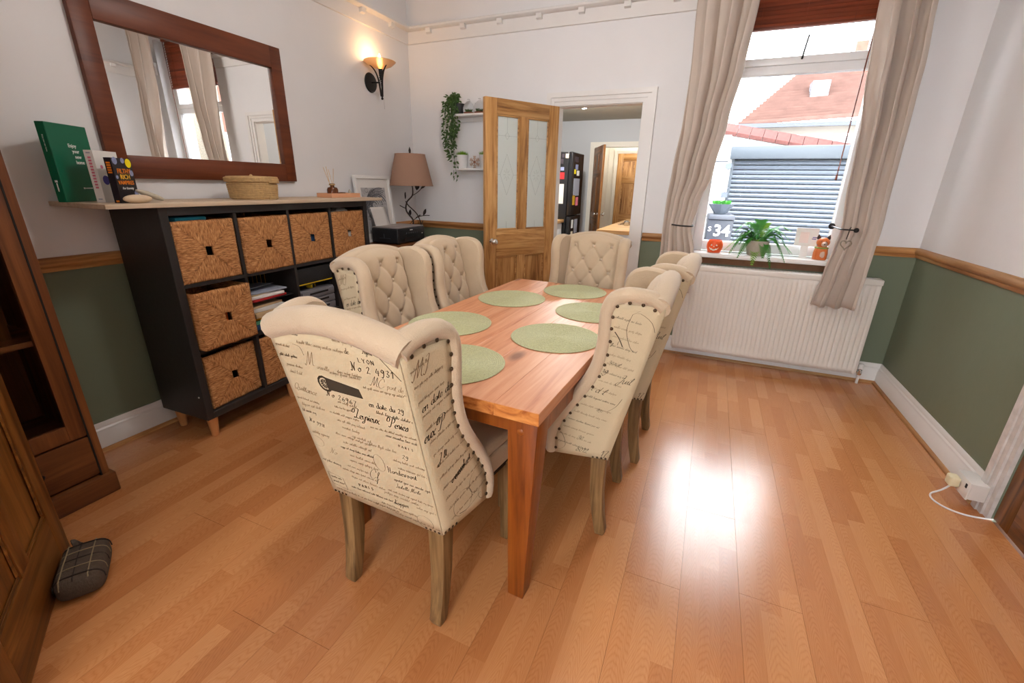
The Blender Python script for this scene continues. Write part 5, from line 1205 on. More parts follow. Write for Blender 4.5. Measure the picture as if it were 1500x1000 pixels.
# ================================================================== DISPLAY CABINET (near left)
dc = thing('display_cabinet', 'tall brown wooden display cabinet with a glass door at the left edge', 'cabinet', (0, 0, 0))
cy0, cy1, cx1, cz1 = -3.835, -3.150, .440, 1.95
B(.03, cx1, cy1-.026, cy1, .10, cz1).build('side_panel', 'cabinet_wood', dc); B(.03, cx1, cy0, cy0+.026, .10, cz1).build('side_panel', 'cabinet_wood', dc)
B(.03, cx1-.02, cy0+.026, cy1-.026, .10, .125).build('bottom_panel', 'cabinet_wood_y', dc); B(.022, cx1+.02, cy0-.015, cy1+.015, cz1, cz1+.035).build('cornice', 'cabinet_wood_y', dc, bevel=.006)
B(.03, .042, cy0+.026, cy1-.026, .125, cz1).build('back_panel', 'cabinet_wood', dc)
B(.024, cx1+.022, cy0-.012, cy1+.014, 0, .10).build('plinth', 'cabinet_wood_y', dc, bevel=.006)
for z in (.300, .755, 1.15, 1.55): B(.042, cx1-.03, cy0+.027, cy1-.027, z-.011, z+.011).build('shelf', 'cabinet_wood_y', dc)
ya, yb, za, zb = cy0+.030, cy1-.032, .312, cz1-.012
m = MB(); sw = .058
door = MB().box(cx1-.024, cx1, ya, ya+sw, za, zb).box(cx1-.024, cx1, yb-sw, yb, za, zb).box(cx1-.024, cx1, ya+sw, yb-sw, za, za+.07).box(cx1-.024, cx1, ya+sw, yb-sw, zb-.07, zb).build('door_frame', 'cabinet_wood', dc, bevel=.002)
B(cx1-.014, cx1-.010, ya+sw, yb-sw, za+.07, zb-.07).build('glass_pane', 'cabinet_glass', door, smooth=0)
B(cx1-.008, cx1+.0015, cy1-.0325, cy1-.0265, .10, cz1).build('shadow_gap', 'hole_dark', dc, smooth=0)
dw = B(cx1-.022, cx1, ya, yb, .112, .302).build('drawer', 'cabinet_wood_y', dc, bevel=.003)
MB().tube(catmull([(cx1, -3.44, .205), (cx1+.022, -3.425, .205), (cx1+.026, -3.40, .205), (cx1+.022, -3.375, .205), (cx1, -3.36, .205)], 4), [.010]*17, 8, flat=1.0).build('handle', 'dark_metal', dw, smooth=60)
small('wooden_plaque', 'brown pictorial wooden plaque on a shelf inside the display cabinet', 'plaque', MB().box(0, .015, 0, .26, 0, .17).box(.015, .017, .012, .248, .012, .158), 'old_pine', (.30, -3.52, .7665), 0)
small('greeting_card', 'white card with a blue picture behind the cabinet glass', 'card', B(0, .003, 0, .11, 0, .15), 'white_paper', (.345, -3.45, .3115), .12)
small('blue_photo', 'small blue picture on the white card in the cabinet', 'photo', B(0, .0012, 0, .04, 0, .07), 'blue_card', (.3492, -3.44, .35), .12)

# ------------------------------------------------------------------ tweed doorstop
ds = thing('tweed_doorstop', 'grey tweed fabric doorstop wedged against the dark pine door', 'doorstop', (.925, -3.475, 0), -.55)
def pil(u, v):
    a, b = 2*PI*u, PI*v; sx = lambda t, e: math.copysign(abs(t)**e, t)
    return (.120*sx(math.cos(a), .42)*sx(math.sin(b), .5), .068*sx(math.sin(a), .42)*sx(math.sin(b), .5), .046+.045*sx(-math.cos(b), .6))
MB().grid(pil, 40, 16).build('cushion', 'tweed', ds, smooth=80)
m = MB(); mp_ = MB()
for k, x in enumerate((-.085, -.045, -.005, .04, .085)):
    P = [pil_p for pil_p in [(x, .0685*math.copysign(min(1, abs(math.cos(t))**.6), math.cos(t)), .046+.046*math.sin(t)**.7) for t in [PI*j/12 for j in range(13)]]]
    (m if k % 2 == 0 else mp_).tube(P, .0022, 4, cap=False)
for k, y in enumerate((-.045, -.01, .03)):
    (mp_ if k % 2 == 0 else m).tube([(-.114, y, .064), (-.097, y, .0885), (0, y, .0915), (.097, y, .0885), (.114, y, .064)], .0022, 4)
m.build('check_line', 'tweed_line', ds); mp_.build('check_line', 'tweed_line_pale', ds)
MB().tube(catmull([(-.12, -.03, .05), (-.150, -.045, .075), (-.160, -.03, .04), (-.13, -.02, .02)], 4), .009, 6, flat=.5).build('strap', 'tweed', ds)

# ================================================================== RADIATOR
ra = thing('radiator', 'long white ribbed panel radiator under the window', 'radiator', (0, 0, 0))
rx0, rx1, rz0, rz1, rf = 2.675, 4.018, .085, .812, -.130
nf = 41
def rib(u, v):
    x = rx0+.012+(rx1-rx0-.024)*u; z = rz0+(rz1-.045-rz0)*v
    ph = (u*nf) % 1.0; d = .5-.5*math.cos(2*PI*ph); e = min(1, min(v, 1-v)*18/1.0) ; e = max(0, min(1, (min(v, 1-v)-.03)/.03))
    return (x, rf+.007*(d**3)*e, z)
MB().grid(rib, nf*8, 20).build('ribbed_panel', 'radiator', ra, smooth=60, solid=.002)
for x in (rx0, rx1-.012): B(x, x+.012, rf+.002, -.035, rz0+.01, rz1-.02).build('end_panel', 'radiator', ra, bevel=.004)
B(rx0-.004, rx1+.004, rf-.006, -.032, rz1-.048, rz1-.006).build('top_cap', 'radiator', ra, bevel=.008, seg=3)
gr = MB()
for k in range(48): x = rx0+.03+k*.027; gr.box(x, x+.018, -.112, -.050, rz1-.0062, rz1-.004)
gr.build('top_grille', 'gloss_white', ra, smooth=0)
B(rx0+.02, rx1-.02, -.055, -.040, rz0+.01, rz1-.06).build('rear_panel', 'radiator', ra)
for x in (2.9, 3.8): B(x, x+.04, -.042, -.0005, .2, .7).build('wall_bracket', 'radiator', ra)
vl = thing('radiator_valve', 'chrome radiator valve with white pipe at the right end', 'valve', (4.050, -.085, 0))
MB().tube([(0, 0, .0), (0, 0, .075)], .0095, 10).build('pipe', 'gloss_white', vl); MB().lathe([(.013, .070), (.016, .078), (.016, .110), (.012, .115), (.012, .125)], seg=8).build('valve_body', 'chrome', vl)
MB().tube([(0, 0, .095), (-.031, 0, .095)], .011, 8).build('union_nut', 'chrome', vl); MB().lathe([(.017, .122), (.018, .126), (.016, .158), (.010, .162)], seg=14).build('cap', 'gloss_white', vl)

# ================================================================== CURTAINS, BLIND
def curtain(name, label, rows, y0, pleats, amp, seed, flip=1):
    root = thing(name, label, 'curtain', (0, 0, 0)); rg = random.Random(seed)
    zs = [r[0] for r in rows]
    def at(z):
        for a, b in zip(rows[:-1], rows[1:]):
            if a[0] >= z >= b[0]:
                f = (a[0]-z)/(a[0]-b[0]); f = f*f*(3-2*f); return [a[k]+(b[k]-a[k])*f for k in (1, 2, 3)]
        return rows[-1][1:]
    ph = [rg.uniform(-.6, .6) for _ in range(pleats+2)]
    def fn(u, v):
        z = zs[0]+(zs[-1]-zs[0])*v; xa, xb, am = at(z)
        x = xa+(xb-xa)*u; ww = u*pleats+.12*math.sin(6*v+u*5)
        s = math.sin(2*PI*ww); s = math.copysign(abs(s)**.7, s)
        k = int(u*pleats); a = amp*am*(1+.35*ph[min(k, pleats)])
        return (x+.010*math.sin(4*PI*ww+1)*am, y0+a*s+.010*math.sin(9*v+7*u), z)
    MB().grid(fn, pleats*24, 70).build('drape', 'curtain', root, smooth=80, solid=.004)
    B(rows[-1][1]+.0, rows[-1][1]+.001, y0, y0+.001, zs[-1]+.02, zs[-1]+.021).build('hem_weight', 'curtain', root)
    return root
cl = curtain('window_curtain', 'beige curtain on the left of the window, tied back', [(3.09, 2.49, 2.945, 1), (2.63, 2.52, 2.905, 1), (2.2, 2.535, 2.878, 1), (1.85, 2.53, 2.835, .9), (1.52, 2.51, 2.790, .8), (1.27, 2.498, 2.725, .6), (1.12, 2.495, 2.700, .45), (.90, 2.500, 2.750, .7), (.60, 2.47, 2.765, .9)], -.215, 3, .050, 3)
cr_ = curtain('window_curtain', 'beige curtain on the right of the window, pulled back by a black hook', [(3.09, 3.55, 3.825, 1), (2.49, 3.572, 3.842, 1), (2.07, 3.593, 3.872, 1), (1.73, 3.625, 3.880, .9), (1.44, 3.640, 3.885, .75), (1.14, 3.668, 3.893, .5), (1.02, 3.655, 3.888, .55), (.85, 3.630, 3.882, .8), (.595, 3.598, 3.866, 1.0)], -.215, 3, .050, 8)
for o in (cl, cr_): o['group'] = 'beige window curtains'
pole = thing('curtain_pole', 'curtain pole above the window carrying the beige curtains', 'curtain pole', (0, 0, 0))
MB().tube([(2.40, -.21, 3.11), (4.0, -.21, 3.11)], .014, 12).build('rod', 'dark_metal', pole); MB().ball((2.39, -.21, 3.11), .03).build('finial', 'dark_metal', pole); MB().ball((4.01, -.21, 3.11), .03).build('finial', 'dark_metal', pole)
for x in (2.46, 3.93): MB().tube([(x, -.001, 3.11), (x, -.21, 3.11)], .008, 8).build('bracket', 'dark_metal', pole)
tie = thing('curtain_tieback', 'dark cord tieback round the left curtain', 'tieback', (0, 0, 0))
MB().tube(catmull([(2.56, -.262, 1.125), (2.62, -.272, 1.120), (2.68, -.268, 1.118), (2.712, -.23, 1.118), (2.708, -.175, 1.12), (2.66, -.145, 1.122), (2.60, -.14, 1.125)], 5), .006, 8, flat=1.0).build('cord', 'dark_metal', tie)
hb = thing('curtain_holdback', 'black metal holdback with ball end in front of the right curtain', 'holdback', (0, 0, 0))
MB().tube(catmull([(3.655, -.001, 1.150), (3.652, -.15, 1.150), (3.655, -.262, 1.148), (3.70, -.278, 1.147), (3.738, -.278, 1.146)], 6), .005, 8).build('rod', 'dark_metal', hb); MB().ball((3.742, -.278, 1.146), .016, 14, 10).build('ball_end', 'dark_metal', hb)
MB().lathe([(.022, 0), (.022, .004)], seg=14, m=Matrix.Translation((3.655, -.0005, 1.150)) @ Matrix.Rotation(PI/2, 4, 'X')).build('rose', 'dark_metal', hb)
ht = thing('heart_ornament', 'small beaded metal heart hanging on a ribbon from the holdback', 'ornament', (3.700, -.290, 0))
MB().tube([(-.0, .008, 1.147), (.006, .002, 1.165), (.001, 0, 1.147), (-.004, 0, 1.085)], .003, 6).build('ribbon', 'dark_metal', ht)
hp = []
for k in range(32):
    a = 2*PI*k/32; hp.append((.0021*16*math.sin(a)**3*.92, 0, 1.050+.0021*(13*math.cos(a)-5*math.cos(2*a)-2*math.cos(3*a)-math.cos(4*a))))
MB().tube(hp, .0042, 6, closed=True).build('heart_ring', 'heart_metal', ht)
m = MB()
for p in hp[::2]: m.ball((p[0], p[1]-.003, p[2]), .0045, 6, 4)
bd = m.build('beads', 'heart_metal', ht); bd['kind'] = 'stuff'

bl = thing('wooden_blind', 'dark red wooden venetian blind drawn up at the window head', 'blind', (0, 0, 0))
for k in range(19):
    z = 2.478+.0255*k
    mm = Matrix.Translation((0, .055, z)) @ Matrix.Rotation(1.15, 4, 'X')
    if k == 0: sl = B(2.800, 3.640, -.022, .022, -.0015, .0015, m=mm).build('slat', 'blind_wood', bl, smooth=0)
    else: share(sl, bl, (0, 0, .0255*k))
B(2.795, 3.645, .035, .075, 2.446, 2.464).build('bottom_bar', 'blind_wood', bl, bevel=.003); B(2.79, 3.65, .025, .085, 2.955, 2.98).build('head_box', 'blind_wood', bl)
for x in (2.95, 3.22, 3.50): MB().tube([(x, .026, 2.45), (x, .026, 2.955)], .0012, 4).build('ladder_cord', 'blind_wood', bl)
cdd = MB().tube([(3.628, .028, 2.95), (3.622, .03, 2.2), (3.615, .03, 1.50)], .0042, 5).build('pull_cord', 'blind_wood', bl)
MB().lathe([(.003, 0), (.008, .006), (.006, .035), (.002, .04)], (3.615, .03, 1.465), 8).build('cord_tassel', 'blind_wood', cdd)
MB().tube([(3.640, .04, 2.95), (3.650, .045, 2.28)], .003, 5).build('tilt_wand', 'dark_metal', bl)

# ------------------------------------------------------------------ sill ornaments
ZS = .9025
pk = thing('pumpkin_lantern', 'small orange jack-o-lantern candle holder on the sill', 'ornament', (2.895, .012, ZS))
MB().lathe([(.040, 0), (.048, .003), (.060, .040), (.060, .070), (.050, .098), (.046, .100), (.046, .094), (.054, .068), (.050, .03), (.002, .012)], seg=28).build('cup', 'pumpkin', pk, smooth=50)
def face_pts(P, r=.0605):
    out = []
    for x, z in P: a = x/r-2.00+.02; out.append((r*math.cos(a+.12), r*math.sin(a+.12), z))
    return out
fa = -1.68
def fp(x, z, r=None):
    rr_ = .0600 if r is None else r; a = fa+x/.06; return (rr_*1.012*math.cos(a), rr_*1.012*math.sin(a), z)
m = MB()
for q in ([(-.028, .058), (-.012, .058), (-.018, .072)], [(.012, .058), (.028, .058), (.018, .072)], [(-.005, .050), (.005, .050), (0, .059)]): m.poly([fp(*p) for p in q])
m.build('eye', 'pumpkin_face', pk, smooth=0, solid=.001)
m = MB()
mo_ = [(-.036, .046), (-.024, .036), (-.014, .038), (-.010, .032), (.0, .031), (.010, .032), (.014, .038), (.024, .036), (.036, .046)]; lo_ = [(-.036, .042), (-.024, .026), (-.012, .024), (-.006, .020), (0, .019), (.006, .020), (.012, .024), (.024, .026), (.036, .042)]
for k in range(8): m.poly([fp(*lo_[k]), fp(*lo_[k+1]), fp(*mo_[k+1]), fp(*mo_[k])])
m.build('mouth', 'pumpkin_face', pk, smooth=0, solid=.001)
fe = thing('potted_fern', 'artificial green fern in a rough stone pot on the sill', 'plant', (3.200, .008, ZS))
MB().lathe([(.058, 0), (.064, .004), (.078, .060), (.080, .112), (.076, .115), (.070, .112), (.068, .10), (.002, .098)], seg=30).build('pot', 'pot_stone', fe, smooth=50)
rf_ = random.Random(12)
def frond(az, L, rise, droop):
    m = MB(); d = Vector((math.cos(az), math.sin(az)*.55, 0)); P = []
    for k in range(13):
        t = k/12; P.append(Vector((0, 0, .10))+d*(.02+L*t)+Vector((0, 0, rise*math.sin(min(1, t*1.25)*PI*.62)-droop*t*t)))
    m.tube(P, [.0022-.0014*k/12 for k in range(13)], 4)
    sd = Vector((0, 0, 1)).cross(d).normalized()
    for k in range(2, 26):
        t = k/26; i = min(11, int(t*12)); f = t*12-i; p = P[i].lerp(P[i+1], f); tg = (P[i+1]-P[i]).normalized(); l = .048*math.sin(PI*(.12+.85*t))+.006
        for s_ in (-1, 1):
            e = (sd*s_+tg*.55+Vector((0, 0, -.25))).normalized(); nn = tg*.0052
            m.poly([p-nn, p+nn, p+e*l*.7+nn*.8, p+e*l, p+e*l*.6-nn*.7])
    return m
fr = [(0.2, .24, .05, .13), (-.35, .22, .10, .18), (.75, .20, .12, .08), (2.6, .19, .10, .13), (3.1, .22, .06, .15), (3.6, .20, .11, .21), (-1.0, .18, .05, .24), (-1.7, .14, .06, .24), (-2.3, .18, .07, .20), (1.3, .14, .14, .04), (1.9, .15, .13, .03), (2.3, .16, .14, .03), (.45, .23, .13, .05), (-.7, .24, .08, .22), (-2.7, .20, .10, .22), (3.35, .17, .14, .07), (.0, .20, .11, .10), (2.9, .18, .12, .12), (-.2, .16, .13, .12), (-2.5, .15, .12, .15), (1.6, .12, .15, .02), (-1.3, .15, .08, .20), (.6, .18, .10, .16), (2.45, .20, .08, .14)]
for i, (a, L, r, d) in enumerate(fr): frond(a, L, r*1.15, d).build('frond', 'leaf_bright' if i in (4, 7, 9) else 'fern_green', fe, smooth=0, recalc=False)
fx = thing('fox_figurine', 'orange fox figurine with dark ears on the sill by the right curtain', 'figurine', (3.628, .012, ZS), -.15)
MB().lathe([(.042, 0), (.046, .006), (.047, .045), (.042, .082), (.034, .098), (.001, .104)], seg=22).build('body', 'fox_orange', fx, smooth=60)
MB().ball((.002, -.004, .128), .042, 16, 12, (1.02, .92, .86)).build('head', 'fox_orange', fx, smooth=80)
MB().lathe([(.020, 0), (.016, .012), (.007, .026), (.001, .030)], seg=12, m=Matrix.Translation((.010, -.036, .118)) @ Matrix.Rotation(PI/2, 4, 'X')).build('muzzle', 'fox_white', fx, smooth=60); MB().ball((.010, -.066, .119), .005).build('nose', 'fox_dark', fx)
for s_ in (-1, 1): MB().lathe([(.014, 0), (.012, .014), (.001, .034)], seg=8, m=Matrix.Translation((s_*.028, .0, .152)) @ Matrix.Rotation(s_*.25, 4, 'Y')).build('ear', 'fox_dark', fx); MB().ball((.004+s_*.015, -.038, .135), .0035).build('eye', 'fox_dark', fx)
MB().ball((.008, -.020, .040), .036, 14, 10, (.85, .82, 1.1)).build('belly', 'fox_white', fx, smooth=80); MB().tube([(.040*math.cos(a*PI/10), .040*math.sin(a*PI/10), .088) for a in range(20)], .006, 6, closed=True).build('collar', 'fox_green', fx)
for s_ in (-1, 1): MB().tube([(s_*.030, -.032, .003), (s_*.030, -.034, .05), (s_*.026, -.026, .085)], [.010, .010, .007], 8).build('foreleg', 'fox_orange', fx)
pc = thing('picture_card', 'white picture card leaning against the window pane behind the fox', 'card', (3.455, .070, ZS+.0005))
cm = Matrix.Rotation(-.12, 4, 'X')
B(0, .150, 0, .004, .085, .222, m=cm).build('card', 'white_paper', pc); B(.05, .10, .004, .010, 0, .15, m=cm).build('easel', 'white_paper', pc)
m = MB(); m.box(.115, .145, -.0012, 0, .150, .156, m=cm); m.box(.112, .140, -.0012, 0, .138, .144, m=cm); m.build('lettering', 'blue_print', pc, smooth=0)
B(.03, .09, -.0012, 0, .11, .19, m=cm).build('picture', 'pink_wash', pc, smooth=0)

# ------------------------------------------------------------------ socket with plug and lead (right wall)
so = thing('surface_socket', 'white surface mounted socket box on the right skirting', 'socket', (0, 0, 0))
B(4.112, 4.177, -1.605, -1.475, .055, .140).build('back_box', 'socket_white', so, bevel=.006); B(4.104, 4.113, -1.607, -1.473, .053, .142).build('faceplate', 'socket_white', so, bevel=.004); B(4.1015, 4.105, -1.590, -1.578, .105, .125).build('switch', 'hole_dark', so)
pg = thing('mains_plug', 'cream mains plug with a white lead curling on the floor', 'plug', (0, 0, 0))
B(4.062, 4.103, -1.545, -1.495, .072, .124).build('plug_body', 'plug_cream', pg, bevel=.010, seg=3)
MB().tube(catmull([(4.085, -1.52, .073), (4.06, -1.515, .030), (4.02, -1.53, .006), (4.01, -1.58, .005), (4.04, -1.63, .005), (4.10, -1.655, .005), (4.165, -1.650, .005), (4.205, -1.640, .004)], 6), .004, 8).build('lead', 'socket_white', pg)

# ================================================================== KITCHEN beyond the doorway
kw = MB(); kw.box(-.12, -.02, .1, 5.1, -.02, 2.6); struct(kw.build('wall_kitchen_left', 'kitchen_grey', smooth=0))
struct(B(2.37, 2.50, .1, 5.1, -.02, 2.6).build('wall_kitchen_right', 'kitchen_grey', smooth=0))
kf = MB(); kf.box(-.02, .93, 3.75, 3.85, -.02, 2.4); kf.box(.93, 1.72, 3.75, 3.85, 2.0, 2.4); kf.box(1.72, 2.37, 3.75, 3.85, -.02, 2.4)
struct(kf.build('wall_kitchen_far', 'kitchen_grey', smooth=0))
struct(B(-.02, 2.37, .1, 3.75, 2.4, 2.5).build('ceiling_kitchen', 'kitchen_ceiling', smooth=0)); struct(B(-.02, 2.37, 3.85, 5.1, 2.4, 2.5).build('ceiling_lobby', 'lobby_cream', smooth=0))
struct(B(-.02, 2.37, 4.85, 5.1, -.02, 2.4).build('wall_lobby', 'lobby_cream', smooth=0)); struct(B(.70, .93, 3.86, 4.85, -.02, 2.4).build('wall_lobby_left', 'lobby_cream', smooth=0))
n_trim += 1
kt = sthing('trim_%d' % n_trim, 'pale painted frame round the lobby doorway'); arch(.93, 1.72, 2.0, .075, 3.75, kt, 'lobby_cream')
n_trim += 1
ct = sthing('trim_%d' % n_trim, 'pale frame round the lobby cupboard door'); arch(1.10, 1.82, 1.975, .06, 4.85, ct, 'lobby_cream')
panel_door('door_4', 'brown panelled lobby cupboard door seen through the kitchen', (1.105, 4.835, .01), 0, .71, 1.96, .03, 'door_pine', 'door_pine_x', [(.20, .75), (.90, 1.45), (1.55, 1.84)], False, .64, .95)
a4 = math.atan2(3.0-3.715, 1.25-.94)
panel_door('door_5', 'dark brown panelled door standing open inside the kitchen', (.94, 3.72, .01), a4, .775, 1.97, .035, 'old_pine', 'old_pine_x', [(.20, .80), (.98, 1.52), (1.62, 1.86)], False, .71, .98)
fg = thing('fridge_freezer', 'black fridge freezer covered in magnets in the kitchen', 'fridge', (0, 0, 0))
B(.34, .880, 2.45, 3.05, .03, 1.847).build('body', 'fridge_black', fg, bevel=.006)
B(.885, .940, 2.45, 3.05, .985, 1.847).build('fridge_door', 'fridge_black', fg, bevel=.012, seg=3); B(.885, .940, 2.45, 3.05, .05, .975).build('freezer_door', 'fridge_black', fg, bevel=.012, seg=3)
for x, y in ((.37, 2.48), (.85, 2.48), (.37, 3.02), (.85, 3.02)): B(x-.02, x+.02, y-.02, y+.02, 0, .03).build('foot', 'case_black', fg)
rm = random.Random(31)
def magnet(label, q, mat, cat='magnet'):
    small('fridge_magnet' if cat == 'magnet' else 'paper_note', label, cat, B(*q), mat, (0, 0, 0), group='magnets on the fridge' if cat == 'magnet' else None, smooth=0)
magnet('child drawing on white paper on the fridge side', (.690, .830, 2.4455, 2.4490, 1.150, 1.420), 'white_paper', 'drawing')
magnet('tilted red photo on the fridge side', (.735, .830, 2.4455, 2.4490, 1.485, 1.575), 'red_card', 'photo')
for i, (x, z, w_, h_, mt, d) in enumerate([(.700, 1.765, .055, .050, 'lilac_print', 'pale lilac magnet at the top left of the fridge side'), (.780, 1.770, .035, .050, 'photo_dark', 'dark picture magnet at the top middle of the fridge side'), (.835, 1.765, .045, .055, 'cream_pages', 'round cream magnet at the top right of the fridge side'), (.715, 1.690, .030, .055, 'white_print', 'white magnet in the second row of the fridge side'), (.760, 1.690, .045, .065, 'photo_dark', 'portrait photo magnet in the second row of the fridge side'), (.770, 1.600, .050, .045, 'lilac_print', 'small lilac magnet above the red photo'), (.715, 1.425, .030, .025, 'blue_card', 'blue magnet holding the child drawing')]):
    magnet(d, (x, x+w_, 2.4455, 2.4490, z, z+h_), mt)
for i, (y, z, w_, h_, mt, d) in enumerate([(2.58, 1.72, .16, .07, 'photo_dark', 'dark photo strip magnet high on the fridge door'), (2.62, 1.62, .12, .07, 'lilac_print', 'lilac card magnet on the upper fridge door'), (2.56, 1.56, .08, .06, 'yellow_print', 'yellow magnet on the fridge door'), (2.70, 1.54, .12, .07, 'white_print', 'white magnet on the fridge door beside the yellow one'), (2.56, 1.26, .30, .24, 'grey_print', 'large grey photo sheet on the fridge door'), (2.55, 1.13, .11, .14, 'yellow_card', 'mustard leaflet low on the fridge door'), (2.72, 1.12, .12, .12, 'pink_print', 'pink leaflet low on the fridge door'), (2.56, .80, .09, .12, 'white_print', 'white photo magnet on the freezer door'), (2.72, .72, .16, .20, 'grey_print', 'grey photo magnet on the freezer door'), (2.56, .66, .09, .09, 'cream_pages', 'cream magnet on the freezer door'), (2.58, .56, .07, .07, 'gold_print', 'gold magnet at the bottom of the freezer door')]):
    magnet(d, (.9405, .9440, y, y+w_, z, z+h_), mt)
kc = thing('kitchen_unit', 'white kitchen base unit in front of the fridge', 'cabinet', (0, 0, 0))
B(.0, .82, .95, 2.43, .10, .888).build('carcass', 'kitchen_white', kc); B(.02, .78, .97, 2.43, 0, .10).build('plinth', 'kitchen_white', kc)
for a in (.96, 1.45, 1.94): 
    d = B(.820, .838, a, a+.48, .12, .875).build('door', 'kitchen_white', kc, bevel=.003); B(.838, .842, a+.06, a+.42, .20, .80).build('door_panel', 'kitchen_white', d, bevel=.002)
tag(B(-.01, .862, .94, 2.44, .8885, .930).build('kitchen_worktop', 'counter_wood', None, bevel=.003), 'wooden worktop on the unit in front of the fridge', 'worktop')
kc2 = thing('kitchen_unit', 'white kitchen base unit along the right kitchen wall', 'cabinet', (0, 0, 0))
B(1.62, 2.36, 1.48, 3.62, .10, .858).build('carcass', 'kitchen_white', kc2); B(1.66, 2.36, 1.52, 3.60, 0, .10).build('plinth', 'kitchen_white', kc2)
for a in (1.49, 2.02, 2.55, 3.08): B(1.602, 1.620, a, a+.52, .12, .85).build('door', 'kitchen_white', kc2, bevel=.003)
tag(MB().box(1.580, 2.365, 1.450, 2.35, .8585, .900).box(1.580, 1.68, 2.35, 2.95, .8585, .900).box(2.25, 2.365, 2.35, 2.95, .8585, .900).box(1.580, 2.365, 2.95, 3.63, .8585, .900).build('kitchen_worktop', 'counter_wood', None, smooth=0), 'wooden worktop with sink along the right kitchen wall', 'worktop')
sk = thing('steel_sink', 'stainless steel sink with tap let into the kitchen worktop', 'sink', (0, 0, 0))
MB().box(1.682, 2.248, 2.352, 2.948, .859, .864).box(1.67, 1.70, 2.34, 2.96, .9005, .906).box(2.23, 2.26, 2.34, 2.96, .9005, .906).box(1.70, 2.23, 2.34, 2.37, .9005, .906).box(1.70, 2.23, 2.93, 2.96, .9005, .906).build('bowl', 'steel', sk, smooth=0)
MB().tube(catmull([(2.20, 2.65, .90), (2.20, 2.65, 1.05), (2.12, 2.65, 1.12), (2.0, 2.65, 1.08)], 5), .012, 10).build('tap', 'steel', sk)
small('glass_jar', 'shiny glass jar on the draining side of the sink', 'jar', MB().lathe([(.03, 0), (.035, .01), (.035, .06), (.02, .07)], seg=14), 'steel', (1.80, 2.25, .9003), 0)
ks = thing('kitchen_shelf', 'small white shelf on the kitchen wall by the doorway edge', 'shelf', (2.02, 1.52, 1.925)); B(0, .35, 0, .22, 0, .02).build('board', 'gloss_white', ks); B(.33, .35, 0, .22, -.10, 0).build('bracket', 'gloss_white', ks)
small('storage_tin', 'dusky pink tin on the small kitchen shelf', 'tin', MB().lathe([(.07, 0), (.07, .14), (.06, .15), (.001, .152)], seg=18), 'shade_cloth', (2.11, 1.63, 1.9455), 0)
dlx = thing('spotlight', 'small round recessed spotlight in the kitchen ceiling', 'spotlight', (1.03, 2.546, 2.4)); MB().lathe([(.045, -.006), (.045, -.0005)], seg=18).build('bezel', 'chrome', dlx); MB().lathe([(.030, -.009), (.030, -.0061)], seg=16).build('lens', 'kitchen_bulb', dlx)

# ceiling lamp above the table (out of frame) and an added fill lamp in the unseen lounge
for nm, x, y, lb in (('pendant_lamp', 2.05, -2.1, 'white globe pendant lamp hanging over the dining table'), ('pendant_lamp', 2.6, -5.2, 'white globe pendant lamp added as fill in the unseen room behind the camera')):
    p = thing(nm, lb, 'lamp', (x, y, 0)); MB().tube([(0, 0, 2.98), (0, 0, H)], .004, 6).build('flex', 'socket_white', p); MB().lathe([(.05, H-.025), (.04, H-.001)], seg=18).build('ceiling_rose', 'gloss_white', p)
    MB().lathe([(.06, 2.94), (.10, 2.90), (.17, 2.83), (.17, 2.826), (.10, 2.896), (.055, 2.936)], seg=28, cap=False).build('shade', 'pot_white', p, smooth=60); MB().lathe([(.015, 2.94), (.015, 2.985)], seg=12).build('lamp_holder', 'gloss_white', p)

# ================================================================== OUTSIDE
tag(B(-6, 30, .31, 40, -.30, -.25).build('yard_ground', 'yard_ground', smooth=0), 'pale paved back yard beyond the window', 'ground', kind='structure')
gd = thing('garage', 'garage with a grey roller shutter across the yard', 'garage', (0, 0, 0))
GY = 5.5
B(2.97, 3.05, GY, GY+.35, -.25, 2.0).build('pier', 'render_white', gd); B(5.30, 5.5, GY, GY+.35, -.25, 2.0).build('pier', 'render_white', gd)
B(2.99, 5.40, GY-.12, GY+.25, 1.905, 2.115).build('shutter_box', 'shutter_box', gd, bevel=.01); B(2.95, 5.5, GY+.25, GY+.40, -.25, 2.10).build('rear_wall', 'render_white', gd)
sl = None
for k in range(27):
    z = -.24+.079*k
    if sl is None:
        sl = MB().prism([(GY+.10, 0), (GY+.055, .006), (GY+.040, .036), (GY+.055, .066), (GY+.10, .074)], 'x', 3.06, 5.30).build('shutter_slat', 'shutter', gd, smooth=30); sl.location = (0, 0, z)
    else: share(sl, gd, (0, 0, z))
B(3.03, 3.075, GY-.02, GY+.06, -.25, 1.905).build('guide_rail', 'shutter_box', gd)
yw = thing('yard_wall', 'white rendered yard wall topped with sloping red tiles', 'wall', (0, 0, 0))
MB().prism([(-2, -.25), (8, -.25), (8, 1.46), (2.6, 2.50), (-2, 2.50)], 'y', 6.1, 6.3).build('wall_body', 'render_white', yw, smooth=0)
sq = math.atan2(-1.04, 5.4); ct_ = None
for k in range(24):
    x = 2.62+.22*k; z = 2.50-(x-2.6)*1.04/5.4
    if ct_ is None: ct_ = MB().prism([(-.20, -.08), (.20, -.08), (.20, -.02), (.06, .13), (-.06, .13), (-.20, -.02)], 'x', 0, .215).build('coping_tile', 'coping_tile', yw, smooth=0); ct_.location = (x, 6.2, z); ct_.rotation_euler = (0, -sq, 0)
    else: share(ct_, yw, (x, 6.2, z), rot=(0, -sq, 0))
for k in range(12): share(ct_, yw, (2.40-.22*k, 6.2, 2.5), rot=(0, 0, 0))
lw = thing('low_white_wall', 'white rendered wall left of the roller shutter', 'wall', (0, 0, 0)); B(.8, 2.96, 5.62, 5.80, -.25, 2.32).build('wall_body', 'render_white', lw)
dp = thing('outdoor_lantern', 'round grey lantern with a hanging box on the white yard wall', 'lantern', (0, 0, 0))
